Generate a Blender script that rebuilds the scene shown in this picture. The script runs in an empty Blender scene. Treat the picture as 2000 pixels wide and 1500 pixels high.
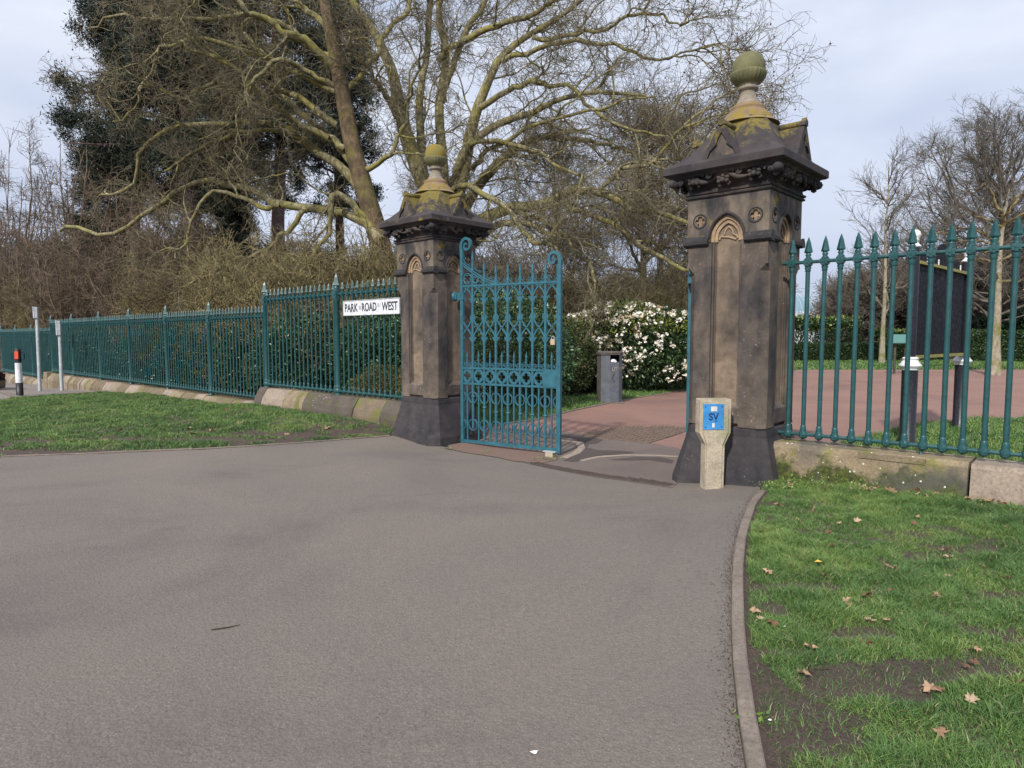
import bpy, math, random
import numpy as np
from mathutils import Vector, Matrix
from mathutils.geometry import tessellate_polygon, delaunay_2d_cdt
PI = math.pi
R_ = math.radians
rng = np.random.default_rng(7)
random.seed(7)
scene = bpy.context.scene
COL = scene.collection

# ------------------------------------------------------------------ camera, sky, sun
FPX, HZ, EYE = 1299.0, 658.6, 1.6
PITCH = math.atan((750 - HZ) / FPX)
cam_d = bpy.data.cameras.new('camera')
cam = bpy.data.objects.new('camera', cam_d)
COL.objects.link(cam)
cam.location = (0, 0, EYE)
cam.rotation_euler = (PI / 2 - PITCH, 0, 0)
cam_d.sensor_width = 36
cam_d.lens = 36 * FPX / 2000
cam_d.clip_start = 0.05
cam_d.clip_end = 2000
scene.camera = cam
scene.view_settings.view_transform = 'Standard'
scene.view_settings.look = 'None'
scene.view_settings.gamma = 1
scene.view_settings.exposure = 0.34
SUN_EL, SUN_TRAVEL = R_(39), (0.42, 0.91)      # light travels away from the camera, a little to the right
sd = bpy.data.lights.new('sun', 'SUN')
sd.energy = 3.3
sd.angle = R_(2.5)
sd.color = (1, .94, .85)
sun = bpy.data.objects.new('sun', sd)
COL.objects.link(sun)
_t = Vector((SUN_TRAVEL[0] * math.cos(SUN_EL), SUN_TRAVEL[1] * math.cos(SUN_EL), -math.sin(SUN_EL)))
sun.rotation_euler = _t.to_track_quat('-Z', 'Y').to_euler()
wd = bpy.data.worlds.new('World')
scene.world = wd
wd.use_nodes = True
nt = wd.node_tree
nt.nodes.clear()
N = nt.nodes.new
sky = N('ShaderNodeTexSky'); sky.sky_type = 'NISHITA'; sky.sun_disc = False
sky.sun_elevation = SUN_EL; sky.sun_rotation = math.atan2(-SUN_TRAVEL[0], -SUN_TRAVEL[1])
tc = N('ShaderNodeTexCoord'); mp = N('ShaderNodeMapping'); mp.inputs['Scale'].default_value = (1, 1, 2.6)
n1 = N('ShaderNodeTexNoise'); n1.inputs['Scale'].default_value = 1.9; n1.inputs['Detail'].default_value = 7; n1.inputs['Roughness'].default_value = .5
n2 = N('ShaderNodeTexNoise'); n2.inputs['Scale'].default_value = 1.1; n2.inputs['Detail'].default_value = 3
cr = N('ShaderNodeValToRGB')
cr.color_ramp.elements[0].position = .36; cr.color_ramp.elements[0].color = (.50, .56, .71, 1)
cr.color_ramp.elements[1].position = .66; cr.color_ramp.elements[1].color = (.82, .85, .92, 1)
sep = N('ShaderNodeSeparateXYZ')
mr = N('ShaderNodeMapRange'); mr.inputs[1].default_value = 0.0; mr.inputs[2].default_value = .38
mr.inputs[3].default_value = 0; mr.inputs[4].default_value = 1
low = N('ShaderNodeMixRGB'); low.inputs[1].default_value = (.38, .43, .59, 1)
cmix = N('ShaderNodeMixRGB'); cmix.inputs[0].default_value = .88
skm = N('ShaderNodeVectorMath'); skm.operation = 'SCALE'; skm.inputs['Scale'].default_value = .11
bg = N('ShaderNodeBackground'); wo = N('ShaderNodeOutputWorld')
L = nt.links.new
L(tc.outputs['Generated'], mp.inputs['Vector']); L(mp.outputs[0], n1.inputs['Vector'])
L(n1.outputs['Fac'], cr.inputs['Fac'])
L(tc.outputs['Generated'], sep.inputs[0]); L(sep.outputs['Z'], mr.inputs[0])
L(mr.outputs[0], low.inputs[0]); L(cr.outputs[0], low.inputs[2])
L(sky.outputs[0], skm.inputs[0]); L(skm.outputs[0], cmix.inputs[1]); L(low.outputs[0], cmix.inputs[2])
L(cmix.outputs[0], bg.inputs['Color']); bg.inputs['Strength'].default_value = 1.0
L(bg.outputs[0], wo.inputs['Surface'])

# ------------------------------------------------------------------ frames and terrain
TH = R_(47.3)
U = np.array([-math.sin(TH), math.cos(TH)])      # along the fence, away and left
W = np.array([math.cos(TH), math.sin(TH)])       # across the fence, into the park
PR = np.array([2.64, 7.65]); PL = np.array([-1.26, 11.19])

def fw(a, b=0.0):
    """fence frame (a along, b across, origin left pillar) to world xy"""
    return PL + a * U + b * W
_anc = []
for a, b, z in [(.6, -.6, -.05), (-.6, -.6, -.13), (-1.6, -.2, -.17), (-2.6, -.3, -.17), (-2.6, .8, -.17), (-3.8, -.5, -.15), (-4.7, -.7, -.1),
                (-5.3, -.6, 0.0), (-5.85, -.5, .04), (-5.9, .3, .05), (-6.6, -.4, .1), (-7.5, -.3, .13), (-8.4, -.3, .12), (-10, -.5, .12), (1.6, -.3, .08), (3, -.35, .09), (5.2, -.3, .08), (8, -.35, -.04),
                (10, -.3, -.06), (12, -.3, -.07), (15, -.3, -.18), (18, -.3, -.28), (21, -.3, -.38), (24, -.3, -.5), (30, -.3, -.62), (40, -.3, -.75), (24, -4, -.35), (33, -4, -.6), (18, -4, -.18),
                (1.6, .8, .12), (5, .8, .1), (10, 1, .05), (16, 1, -.1), (24, 1.5, -.3), (2, 5, 0), (10, 6, 0),
                (-2.6, 3, -.15), (-3, 6, -.1), (-6, 3, 0), (-2.6, 12, -.05), (-8, 6, 0), (3, 20, 0), (-15, 20, 0)]:
    p = fw(a, b); _anc.append((p[0], p[1], z))
_anc += [(0, 0, 0), (1, 3, .02), (2.2, 4.5, .05), (3.5, 3.2, .1), (4, 5, .13), (-3, 4, 0), (0, 6, -.03), (-5, 8, -.02), (-2.2, 9, -.06), (-10, 11, -.05), (20, 40, 0), (0, 60, 0), (50, 60, 0), (-50, 60, -.3), (0, -40, 0), (60, 0, 0), (-60, 0, -.3)]
_anc = np.array(_anc)

def g(x, y):
    x = np.asarray(x, float); y = np.asarray(y, float)
    sh = x.shape; x = x.ravel(); y = y.ravel()
    out = np.empty(len(x))
    for s in range(0, len(x), 20000):
        d2 = (x[s:s + 20000, None] - _anc[None, :, 0]) ** 2 + (y[s:s + 20000, None] - _anc[None, :, 1]) ** 2
        w = 1 / (d2 + .25) ** 1.7
        out[s:s + 20000] = (w * _anc[None, :, 2]).sum(1) / w.sum(1)
    return out.reshape(sh)

def g1(x, y): return float(g(np.array([x]), np.array([y]))[0])

def ray(X, Y):
    a = (X - 1000) / FPX; b = (750 - Y) / FPX
    return np.array([a, math.cos(PITCH) + b * math.sin(PITCH), -math.sin(PITCH) + b * math.cos(PITCH)])

def at(X, Y, depth):
    r = ray(X, Y); return r * (depth / r[1]) + np.array([0, 0, EYE])

def gp(X, Y):
    """point of the ground seen at a photo pixel"""
    z = 0.0; r = ray(X, Y)
    for _ in range(12):
        t = (z - EYE) / r[2]; P = r * t; z = g1(P[0], P[1])
    return np.array([P[0], P[1], z])

# ------------------------------------------------------------------ materials
def nm(name, col, rough=.8, metal=0.0):
    m = bpy.data.materials.new(name); m.use_nodes = True
    b = m.node_tree.nodes['Principled BSDF']
    b.inputs['Base Color'].default_value = (*col, 1); b.inputs['Roughness'].default_value = rough
    b.inputs['Metallic'].default_value = metal
    return m

def ramp(nt, fac, stops, interp='LINEAR'):
    r = nt.nodes.new('ShaderNodeValToRGB'); r.color_ramp.interpolation = interp
    e = r.color_ramp.elements
    while len(e) < len(stops): e.new(.5)
    for i, (p, c) in enumerate(stops):
        e[i].position = p; e[i].color = (*c, 1) if len(c) == 3 else c
    nt.links.new(fac, r.inputs['Fac']); return r.outputs['Color']

def noise(nt, scale, detail=5, rough=.55, coord='Object', sc=(1, 1, 1), dist=0.0, off=(0, 0, 0)):
    t = nt.nodes.new('ShaderNodeTexCoord'); m = nt.nodes.new('ShaderNodeMapping')
    m.inputs['Scale'].default_value = sc; m.inputs['Location'].default_value = off
    n = nt.nodes.new('ShaderNodeTexNoise'); n.inputs['Scale'].default_value = scale
    n.inputs['Detail'].default_value = detail; n.inputs['Roughness'].default_value = rough; n.inputs['Distortion'].default_value = dist
    nt.links.new(t.outputs[coord], m.inputs[0]); nt.links.new(m.outputs[0], n.inputs['Vector'])
    return n.outputs['Fac']

def voro(nt, scale, feature='F1', coord='Object', sc=(1, 1, 1)):
    t = nt.nodes.new('ShaderNodeTexCoord'); m = nt.nodes.new('ShaderNodeMapping'); m.inputs['Scale'].default_value = sc
    n = nt.nodes.new('ShaderNodeTexVoronoi'); n.inputs['Scale'].default_value = scale; n.feature = feature
    nt.links.new(t.outputs[coord], m.inputs[0]); nt.links.new(m.outputs[0], n.inputs['Vector'])
    return n

def mix(nt, fac, a, b, mode='MIX'):
    m = nt.nodes.new('ShaderNodeMixRGB'); m.blend_type = mode
    for i, v in ((0, fac), (1, a), (2, b)):
        if hasattr(v, 'is_output'): nt.links.new(v, m.inputs[i])
        elif isinstance(v, (int, float)): m.inputs[i].default_value = v
        else: m.inputs[i].default_value = (*v, 1)
    return m.outputs[0]

def mth(nt, op, a, b=None):
    m = nt.nodes.new('ShaderNodeMath'); m.operation = op
    for i, v in ((0, a), (1, b)):
        if v is None: continue
        if hasattr(v, 'is_output'): nt.links.new(v, m.inputs[i])
        else: m.inputs[i].default_value = v
    return m.outputs[0]

def bump(nt, h, dist=.01, strength=.6):
    b = nt.nodes.new('ShaderNodeBump'); b.inputs['Distance'].default_value = dist; b.inputs['Strength'].default_value = strength
    nt.links.new(h, b.inputs['Height']); nt.links.new(b.outputs[0], nt.nodes['Principled BSDF'].inputs['Normal'])

def setc(nt, c): nt.links.new(c, nt.nodes['Principled BSDF'].inputs['Base Color'])
M = {}

def mk_tarmac(name, base, dark, speck, scale=1.0):
    m = nm(name, base, .9); t = m.node_tree
    fine = noise(t, 150 * scale, 4, .85)
    mid = noise(t, 38 * scale, 5, .75)
    c = ramp(t, fine, [(.32, [.8 * v + .2 * w_ for v, w_ in zip(dark, base)]), (.5, base), (.68, [min(1, v * 1.5) for v in base])])
    c = mix(t, .75, c, ramp(t, mid, [(.3, (.72, .72, .72)), (.7, (1.22, 1.22, 1.22))]), 'MULTIPLY')
    v = voro(t, 62 * scale)
    sp = ramp(t, v.outputs['Distance'], [(.1, (1, 1, 1)), (.2, (0, 0, 0))])
    rsel = ramp(t, mth(t, 'MULTIPLY', v.outputs['Color'], 1.0), [(.72, (0, 0, 0)), (.8, (1, 1, 1))])
    c = mix(t, mth(t, 'MULTIPLY', mth(t, 'MULTIPLY', sp, rsel), .85), c, speck)
    big = noise(t, .38, 6, .62, dist=.6)
    c = mix(t, .85, c, ramp(t, big, [(.32, (.70, .71, .74)), (.48, (.96, .95, .95)), (.7, (1.14, 1.11, 1.08))]), 'MULTIPLY')
    st = noise(t, 1.1, 7, .7, sc=(.5, 1.6, 1), off=(3, 1, 0))
    c = mix(t, .5, c, ramp(t, st, [(.28, (.72, .70, .72)), (.42, (1, 1, 1)), (1, (1, 1, 1))]), 'MULTIPLY')
    wv = voro(t, 1.2)
    wt = mth(t, 'LESS_THAN', wv.outputs['Distance'], .012)
    c = mix(t, mth(t, 'MULTIPLY', wt, .6), c, (.5, .48, .44))
    setc(t, c)
    h = mix(t, .5, fine, v.outputs['Distance'])
    bump(t, h, .008, .9); return m
M['asphalt'] = mk_tarmac('asphalt_mat', (.180, .155, .136), (.08, .068, .058), (.42, .37, .33))
M['asphalt_old'] = mk_tarmac('old_asphalt_mat', (.172, .136, .120), (.08, .06, .052), (.3, .27, .25))
M['red_tarmac'] = mk_tarmac('red_tarmac_mat', (.265, .155, .125), (.14, .08, .065), (.40, .32, .28))
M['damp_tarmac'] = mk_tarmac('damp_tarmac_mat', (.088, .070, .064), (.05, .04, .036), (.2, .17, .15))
M['brown_tarmac'] = mk_tarmac('brown_tarmac_mat', (.195, .130, .105), (.09, .06, .05), (.3, .26, .22))
M['pavement'] = mk_tarmac('pavement_mat', (.24, .21, .19), (.12, .1, .09), (.4, .37, .33))

def mk_ground(name, a, b, c3, s=1.0):
    m = nm(name, a, .95); t = m.node_tree
    f = noise(t, 60 * s, 6, .75); c = ramp(t, f, [(.3, b), (.55, a), (.75, c3)])
    c = mix(t, .7, c, ramp(t, noise(t, 2.2, 5, .6), [(.3, (.7, .7, .7)), (.7, (1.25, 1.2, 1.15))]), 'MULTIPLY')
    setc(t, c); bump(t, f, .02, .8); return m
M['soil'] = mk_ground('soil_mat', (.092, .064, .054), (.038, .026, .022), (.16, .12, .10))
M['litter_soil'] = mk_ground('leafy_soil_mat', (.085, .05, .032), (.02, .014, .012), (.20, .11, .065), .5)
M['turf'] = mk_ground('turf_mat', (.05, .115, .022), (.03, .06, .015), (.085, .16, .035), 1)

def mk_conc(name, col, moss=None, s=1.0, spots=.0, bmp=.004, foot=None):
    m = nm(name, col, .9); t = m.node_tree
    f = noise(t, 45 * s, 6, .7); d = [v * .6 for v in col]; l = [min(1, v * 1.3) for v in col]
    c = ramp(t, f, [(.3, d), (.5, col), (.75, l)])
    c = mix(t, .8, c, ramp(t, noise(t, 4 * s, 6, .65), [(.3, (.6, .58, .56)), (.6, (1.1, 1.08, 1.04))]), 'MULTIPLY')
    if moss:
        mf = ramp(t, noise(t, 3.2, 7, .62, off=(5, 2, 1)), [(.52, (0, 0, 0)), (.62, (1, 1, 1))])
        c = mix(t, mth(t, 'MULTIPLY', mf, .85), c, moss)
    if foot:      # damp moss growing up from the foot of the stone
        tcn = t.nodes.new('ShaderNodeTexCoord'); sx = t.nodes.new('ShaderNodeSeparateXYZ'); t.links.new(tcn.outputs['Object'], sx.inputs[0])
        mrr = t.nodes.new('ShaderNodeMapRange'); t.links.new(sx.outputs['Z'], mrr.inputs[0])
        mrr.inputs[1].default_value = foot[0]; mrr.inputs[2].default_value = foot[1]; mrr.inputs[3].default_value = .26; mrr.inputs[4].default_value = -.20
        ff = mth(t, 'ADD', noise(t, 3.0, 8, .7, off=(1, 1, 4)), mrr.outputs[0])
        gm_ = ramp(t, noise(t, 22, 6, .7), [(.3, (.018, .022, .008)), (.5, (.05, .062, .012)), (.72, (.12, .15, .02))])
        c = mix(t, ramp(t, ff, [(.50, (0, 0, 0)), (.60, (1, 1, 1))]), c, gm_)
        gy = ramp(t, noise(t, 1.6, 7, .65, off=(6, 2, 4)), [(.46, (0, 0, 0)), (.60, (.8, .8, .8))]); c = mix(t, gy, c, (.10, .092, .085))
    if spots:
        v = voro(t, 14); c = mix(t, mth(t, 'MULTIPLY', mth(t, 'LESS_THAN', mth(t, 'ADD', v.outputs['Distance'], mth(t, 'MULTIPLY', noise(t, 9, 3), .3)), .27), mth(t, 'GREATER_THAN', noise(t, 1.3, 2, off=(9, 0, 3)), 1 - spots)), c, (.55, .58, .48))
    setc(t, c); bump(t, f, bmp, .8); return m
M['edging'] = mk_conc('edging_mat', (.205, .172, .146))
M['track'] = mk_conc('track_mat', (.34, .275, .23))
M['concrete'] = mk_conc('concrete_mat', (.44, .385, .30), (.27, .26, .15), 1.4)
M['plinth_stone'] = mk_conc('plinth_stone_mat', (.26, .21, .14), (.12, .125, .03), 1, .46, .012)
M['plinth_mossy'] = mk_conc('plinth_mossy_mat', (.27, .215, .14), (.16, .16, .035), 1, .52, .012, (.13, .50))
M['plinth_dark'] = mk_conc('plinth_dark_mat', (.105, .088, .075), (.09, .10, .025), 1, .38, .012)
M['plinth_brown'] = mk_conc('plinth_brown_mat', (.18, .14, .10), (.14, .14, .04), 1, 0, .012)
M['plinth_pink'] = mk_conc('plinth_pink_mat', (.30, .245, .20), None, .8, 0, .01)

def mk_stone(name, tan, soot, lo, hi, lichen=0.0, moss_top=None, streak=True, specks=.5):
    """soot-blackened sandstone: lo/hi set how much of the surface the soot covers"""
    m = nm(name, tan, .88); t = m.node_tree
    grain = noise(t, 130, 5, .7)
    tn = ramp(t, noise(t, 5, 6, .6, sc=(1, 1, 1.6)), [(.3, [v * .62 for v in tan]), (.5, tan), (.72, [v * 1.25 for v in tan])])
    st = ramp(t, noise(t, 7, 6, .65, off=(2, 2, 2)), [(.3, [v * .6 for v in soot]), (.7, [v * 1.7 for v in soot])])
    f = ramp(t, noise(t, 2.6, 7, .6, sc=(1, 1, .42) if streak else (1, 1, 1), off=(1, 4, 0)), [(lo, (0, 0, 0)), (hi, (1, 1, 1))])
    f2 = ramp(t, noise(t, 11, 6, .7, sc=(1, 1, .6), off=(8, 1, 3)), [(.36, (0, 0, 0)), (.56, (1, 1, 1))])
    f = mix(t, .32, f, mix(t, 1.0, f, f2, 'MULTIPLY'))
    c = mix(t, f, st, tn)
    if lichen:
        yf = ramp(t, noise(t, 6.5, 8, .7, off=(7, 7, 1)), [(.6 - lichen * .25, (0, 0, 0)), (.72 - lichen * .25, (1, 1, 1))])
        c = mix(t, mth(t, 'MULTIPLY', yf, .9), c, (.23, .165, .02))
    if moss_top is not None:      # lichen that thickens with height on the pillar
        tcn = t.nodes.new('ShaderNodeTexCoord'); sx = t.nodes.new('ShaderNodeSeparateXYZ'); t.links.new(tcn.outputs['Object'], sx.inputs[0])
        mrr = t.nodes.new('ShaderNodeMapRange'); t.links.new(sx.outputs['Z'], mrr.inputs[0])
        mrr.inputs[1].default_value = moss_top[0]; mrr.inputs[2].default_value = moss_top[1]; mrr.inputs[3].default_value = -.22; mrr.inputs[4].default_value = .2
        yf = ramp(t, mth(t, 'ADD', noise(t, 5.5, 8, .72, off=(3, 1, 1)), mrr.outputs[0]), [(.50, (0, 0, 0)), (.60, (1, 1, 1))])
        yc = ramp(t, noise(t, 30, 5, .6), [(.3, (.10, .085, .022)), (.6, (.20, .155, .028)), (.8, (.29, .24, .06))])
        c = mix(t, mth(t, 'MULTIPLY', yf, .88), c, yc)
    if specks:
        sf = ramp(t, noise(t, 30, 5, .8), [(.62, (0, 0, 0)), (.66, (1, 1, 1))])
        reg = ramp(t, noise(t, 1.7, 4, .6, off=(0, 3, 6)), [(.48, (0, 0, 0)), (.62, (1, 1, 1))])
        c = mix(t, mth(t, 'MULTIPLY', mth(t, 'MULTIPLY', sf, reg), specks), c, (.45, .38, .33))
    c = mix(t, .6, c, ramp(t, grain, [(.3, (.75, .75, .75)), (.7, (1.2, 1.2, 1.2))]), 'MULTIPLY')
    setc(t, c)
    bump(t, mix(t, .35, noise(t, 16, 6, .65), grain), .012, .7); return m
M['stone_roof_gold'] = mk_stone('golden_lichened_roof_stone', (.06, .048, .048), (.034, .029, .032), .4, .7, .15, (3.36, 3.95), False, .3)
TAN = (.235, .165, .11); SOOT = (.045, .037, .036)
M['stone_shaft'] = mk_stone('sooty_sandstone_shaft', (.165, .128, .099), (.036, .032, .033), .40, .66, 0, None, True, .8)
M['stone_panel'] = mk_stone('clean_sandstone_panel', (.225, .168, .118), (.065, .052, .045), .38, .62, 0, None, True, .5)
M['stone_arch'] = mk_stone('bright_sandstone', (.36, .26, .165), (.15, .10, .07), .30, .52, 0, None, False, .2)
M['stone_frieze'] = mk_stone('sooty_sandstone_frieze', (.18, .146, .112), (.034, .031, .033), .43, .62, .12, None, True, .2)
M['stone_black'] = mk_stone('soot_black_stone', (.06, .05, .05), (.026, .024, .027), .45, .75, 0, None, False, .55)
M['stone_base'] = mk_stone('soot_base_stone', (.065, .056, .056), (.026, .024, .029), .42, .7, 0, None, False, .55)
M['stone_roof'] = mk_stone('lichened_roof_stone', (.06, .048, .048), (.034, .029, .032), .4, .7, 0, (3.42, 4.08), False, .3)
M['stone_cornice'] = mk_stone('cornice_stone', (.12, .09, .075), (.028, .026, .028), .45, .68, 0, None, False, 0)
M['stone_finial'] = mk_stone('algae_green_stone', (.175, .17, .085), (.085, .09, .042), .3, .6, .0, None, True, .15)
M['stone_finial_gold'] = mk_stone('lichen_gold_stone', (.23, .19, .07), (.12, .12, .05), .3, .6, .8, None, True, .1)
M['stone_neck'] = mk_stone('pale_neck_stone', (.30, .26, .21), (.17, .15, .12), .3, .6, .1, None, False, .1)
M['stone_ring'] = mk_stone('lichened_ring_stone', (.26, .18, .13), (.17, .13, .05), .35, .6, .55, None, False, .1)

def mk_paint(name, col, rough=.38, wear=.0, wearcol=(.3, .4, .38)):
    m = nm(name, col, rough); t = m.node_tree
    c = ramp(t, noise(t, 9, 6, .65), [(.3, [v * .7 for v in col]), (.55, col), (.8, [min(1, v * 1.35) for v in col])])
    if wear:
        c = mix(t, mth(t, 'MULTIPLY', ramp(t, noise(t, 34, 6, .75), [(.64, (0, 0, 0)), (.68, (1, 1, 1))]), wear), c, wearcol)
    setc(t, c)
    rr = ramp(t, noise(t, 20, 4), [(.3, (rough * .75,) * 3), (.7, (min(1, rough * 1.5),) * 3)])
    t.links.new(rr, t.nodes['Principled BSDF'].inputs['Roughness'])
    bump(t, noise(t, 60, 4), .002, .5); return m
M['rail_green'] = mk_paint('green_rail_paint', (.019, .082, .088), .34, .35, (.11, .24, .23))
M['gate_blue'] = mk_paint('teal_gate_paint', (.026, .125, .170), .42, .3, (.10, .26, .29))
M['black_iron'] = mk_paint('black_iron_paint', (.014, .015, .022), .3, .5, (.22, .23, .26))
M['board_face'] = mk_paint('board_face_paint', (.010, .011, .017), .6, 0); M['board_face'].node_tree.nodes['Principled BSDF'].inputs['Specular IOR Level'].default_value = .15
M['white_paint'] = mk_paint('white_paint', (.72, .73, .76), .45, .25, (.4, .4, .4))
M['brass_ledge'] = mk_paint('mossy_ledge_paint', (.28, .25, .07), .6, .3, (.45, .4, .2))
M['galv'] = mk_paint('galvanised_steel', (.42, .46, .49), .5, .3, (.3, .33, .35))
M['bin_grey'] = mk_paint('bin_grey_paint', (.115, .125, .15), .55, .8, (.25, .26, .28))
M['bin_side'] = mk_paint('bin_rust_paint', (.095, .08, .072), .8, .6, (.06, .05, .05))
M['dark_hole'] = nm('bin_inside', (.004, .004, .005), .9)
M['plastic_black'] = mk_paint('bollard_black', (.012, .012, .013), .4, 0)
M['plastic_white'] = mk_paint('bollard_white', (.74, .76, .8), .45, 0)
M['reflector'] = nm('red_reflector', (.72, .09, .04), .35)
M['sign_white'] = mk_paint('nameplate_white', (.76, .77, .82), .35, .12, (.5, .5, .5))
M['letter_black'] = nm('letter_black', (.03, .04, .05), .6)
M['letter_worn'] = nm('letter_worn', (.42, .42, .42), .6)
M['sign_blue'] = nm('sign_blue', (.06, .10, .42), .5)
M['plate_blue'] = mk_paint('blue_enamel', (.045, .25, .58), .45, .8, (.28, .47, .70))
M['sticker'] = mk_paint('white_sticker', (.68, .64, .58), .6, .2)
M['letter_navy'] = nm('letter_navy', (.012, .03, .12), .5)
M['gilt'] = nm('faded_gilt', (.30, .30, .29), .6)
M['paper'] = nm('white_bag', (.8, .8, .8), .6)
M['brass'] = nm('padlock_brass', (.60, .42, .30), .4, .3)
M['rust'] = mk_conc('rusty_chain', (.12, .06, .035), None, 2)
M['iron_grate'] = mk_conc('drain_iron', (.085, .065, .055), None, 2)
M['cover_iron'] = mk_conc('cover_iron', (.16, .115, .09), None, 2)
M['glass_pale'] = nm('glasshouse_glass', (.19, .30, .38), .25)
M['glass_wall'] = nm('glasshouse_wall', (.5, .55, .6), .5)
M['car_black'] = nm('car_black', (.008, .008, .010), .15)
M['tyre'] = nm('tyre_rubber', (.02, .02, .02), .9)
M['car_glass'] = nm('car_glass', (.02, .025, .03), .05)
M['red_lamp'] = nm('rear_lamp', (.05, .006, .006), .2)
M['lectern_green'] = nm('lectern_green', (.08, .20, .18), .5)

def mk_bark(name, cols, s=1.0, moss=None, mossp=.5, bmp=.03):
    m = nm(name, cols[0], .92); t = m.node_tree
    c = ramp(t, noise(t, 3 * s, 7, .7, sc=(1, 1, .6)), [(.32, cols[0]), (.5, cols[1]), (.66, cols[2])])
    if moss:
        f = ramp(t, noise(t, 1.4, 6, .7, off=(4, 0, 2)), [(mossp - .06, (0, 0, 0)), (mossp + .06, (1, 1, 1))])
        c = mix(t, f, c, ramp(t, noise(t, 8, 5), [(.3, [v * .65 for v in moss]), (.7, [v * 1.2 for v in moss])]))
    setc(t, c); bump(t, noise(t, 14 * s, 6, .7), bmp, .7); return m
M['bark_plane'] = mk_bark('plane_bark', [(.042, .031, .021), (.105, .074, .044), (.21, .145, .085)], 1.3, (.155, .135, .042), .56)
M['bark_plane_limb'] = mk_bark('plane_limb_bark', [(.07, .06, .036), (.19, .17, .085), (.40, .37, .24)], 2.6, (.24, .215, .06), .53, .01)
M['twig_plane'] = mk_bark('plane_twigs', [(.075, .062, .036), (.155, .132, .080), (.30, .265, .17)], .6, None)
M['twig_brown'] = mk_bark('brown_twigs', [(.065, .045, .033), (.14, .10, .070), (.27, .21, .14)], .6, None)
M['twig_olive'] = mk_bark('olive_twigs', [(.08, .063, .028), (.18, .148, .068), (.36, .31, .16)], .6, None)
M['twig_grey'] = mk_bark('grey_twigs', [(.075, .064, .050), (.13, .113, .09), (.21, .19, .16)], .6, None)
M['bark_pine'] = mk_bark('pine_bark', [(.05, .032, .03), (.10, .065, .058), (.155, .105, .09)], 2)
M['bark_pale'] = mk_bark('pale_bark', [(.15, .13, .09), (.29, .26, .19), (.42, .38, .29)], 2, (.2, .2, .07), .62)
M['bark_dark'] = mk_bark('dark_bark', [(.04, .035, .025), (.08, .07, .05), (.13, .12, .09)], 1)
M['catkin'] = nm('catkins', (.33, .26, .12), .9)
M['seed'] = nm('seed_balls', (.075, .038, .03), .9)

def mk_leaf(name, stops, rough=.6, spec=.3):
    m = nm(name, stops[0][1], rough); t = m.node_tree
    a = t.nodes.new('ShaderNodeAttribute'); a.attribute_name = 'v'
    setc(t, ramp(t, a.outputs['Fac'], stops))
    t.nodes['Principled BSDF'].inputs['Specular IOR Level'].default_value = spec
    return m
M['leaf_laurel'] = mk_leaf('laurel_leaves', [(0, (.012, .036, .014)), (.6, (.030, .078, .030)), (.93, (.065, .14, .055)), (1, (.18, .27, .11))], .35, .5)
M['leaf_box'] = mk_leaf('box_leaves', [(0, (.04, .045, .012)), (.5, (.10, .115, .028)), (.8, (.17, .16, .045)), (.93, (.24, .15, .07)), (1, (.34, .15, .08))])
M['leaf_yew'] = mk_leaf('yew_leaves', [(0, (.02, .035, .012)), (.6, (.055, .075, .025)), (.9, (.10, .11, .04)), (1, (.18, .14, .06))])
M['leaf_rhodo'] = mk_leaf('rhododendron_leaves', [(0, (.012, .03, .012)), (.6, (.03, .065, .022)), (.92, (.075, .13, .04)), (1, (.16, .20, .07))], .4, .5)
M['leaf_crest'] = mk_leaf('crest_leaves', [(0, (.06, .09, .015)), (.6, (.14, .18, .03)), (1, (.25, .27, .06))])
M['leaf_bright'] = mk_leaf('bright_laurel_leaves', [(0, (.025, .05, .015)), (.5, (.08, .12, .03)), (.8, (.22, .28, .07)), (1, (.42, .46, .17))], .4, .5)
M['leaf_hedge'] = mk_leaf('hedge_leaves', [(0, (.008, .022, .008)), (.7, (.022, .05, .015)), (1, (.05, .095, .03))])
M['petal'] = mk_leaf('white_petals', [(0, (.38, .25, .14)), (.18, (.66, .55, .40)), (.42, (.82, .78, .66)), (1, (.90, .88, .80))], .6)
M['needle'] = mk_leaf('pine_needles', [(0, (.012, .022, .015)), (.6, (.030, .046, .030)), (.88, (.06, .08, .055)), (1, (.13, .10, .07))])
M['grass'] = mk_leaf('grass_blades', [(0, (.045, .095, .030)), (.35, (.082, .165, .044)), (.65, (.135, .23, .056)), (.88, (.22, .29, .08)), (1, (.36, .31, .17))], .5, .35)
M['dead_leaf'] = mk_leaf('dead_leaves', [(0, (.17, .085, .055)), (.5, (.30, .18, .115)), (.85, (.42, .29, .19)), (1, (.48, .38, .27))], .7)
M['yellow_leaf'] = nm('yellow_leaf', (.62, .42, .07), .6)
M['stick'] = nm('twig_stick', (.06, .035, .025), .9)

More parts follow.
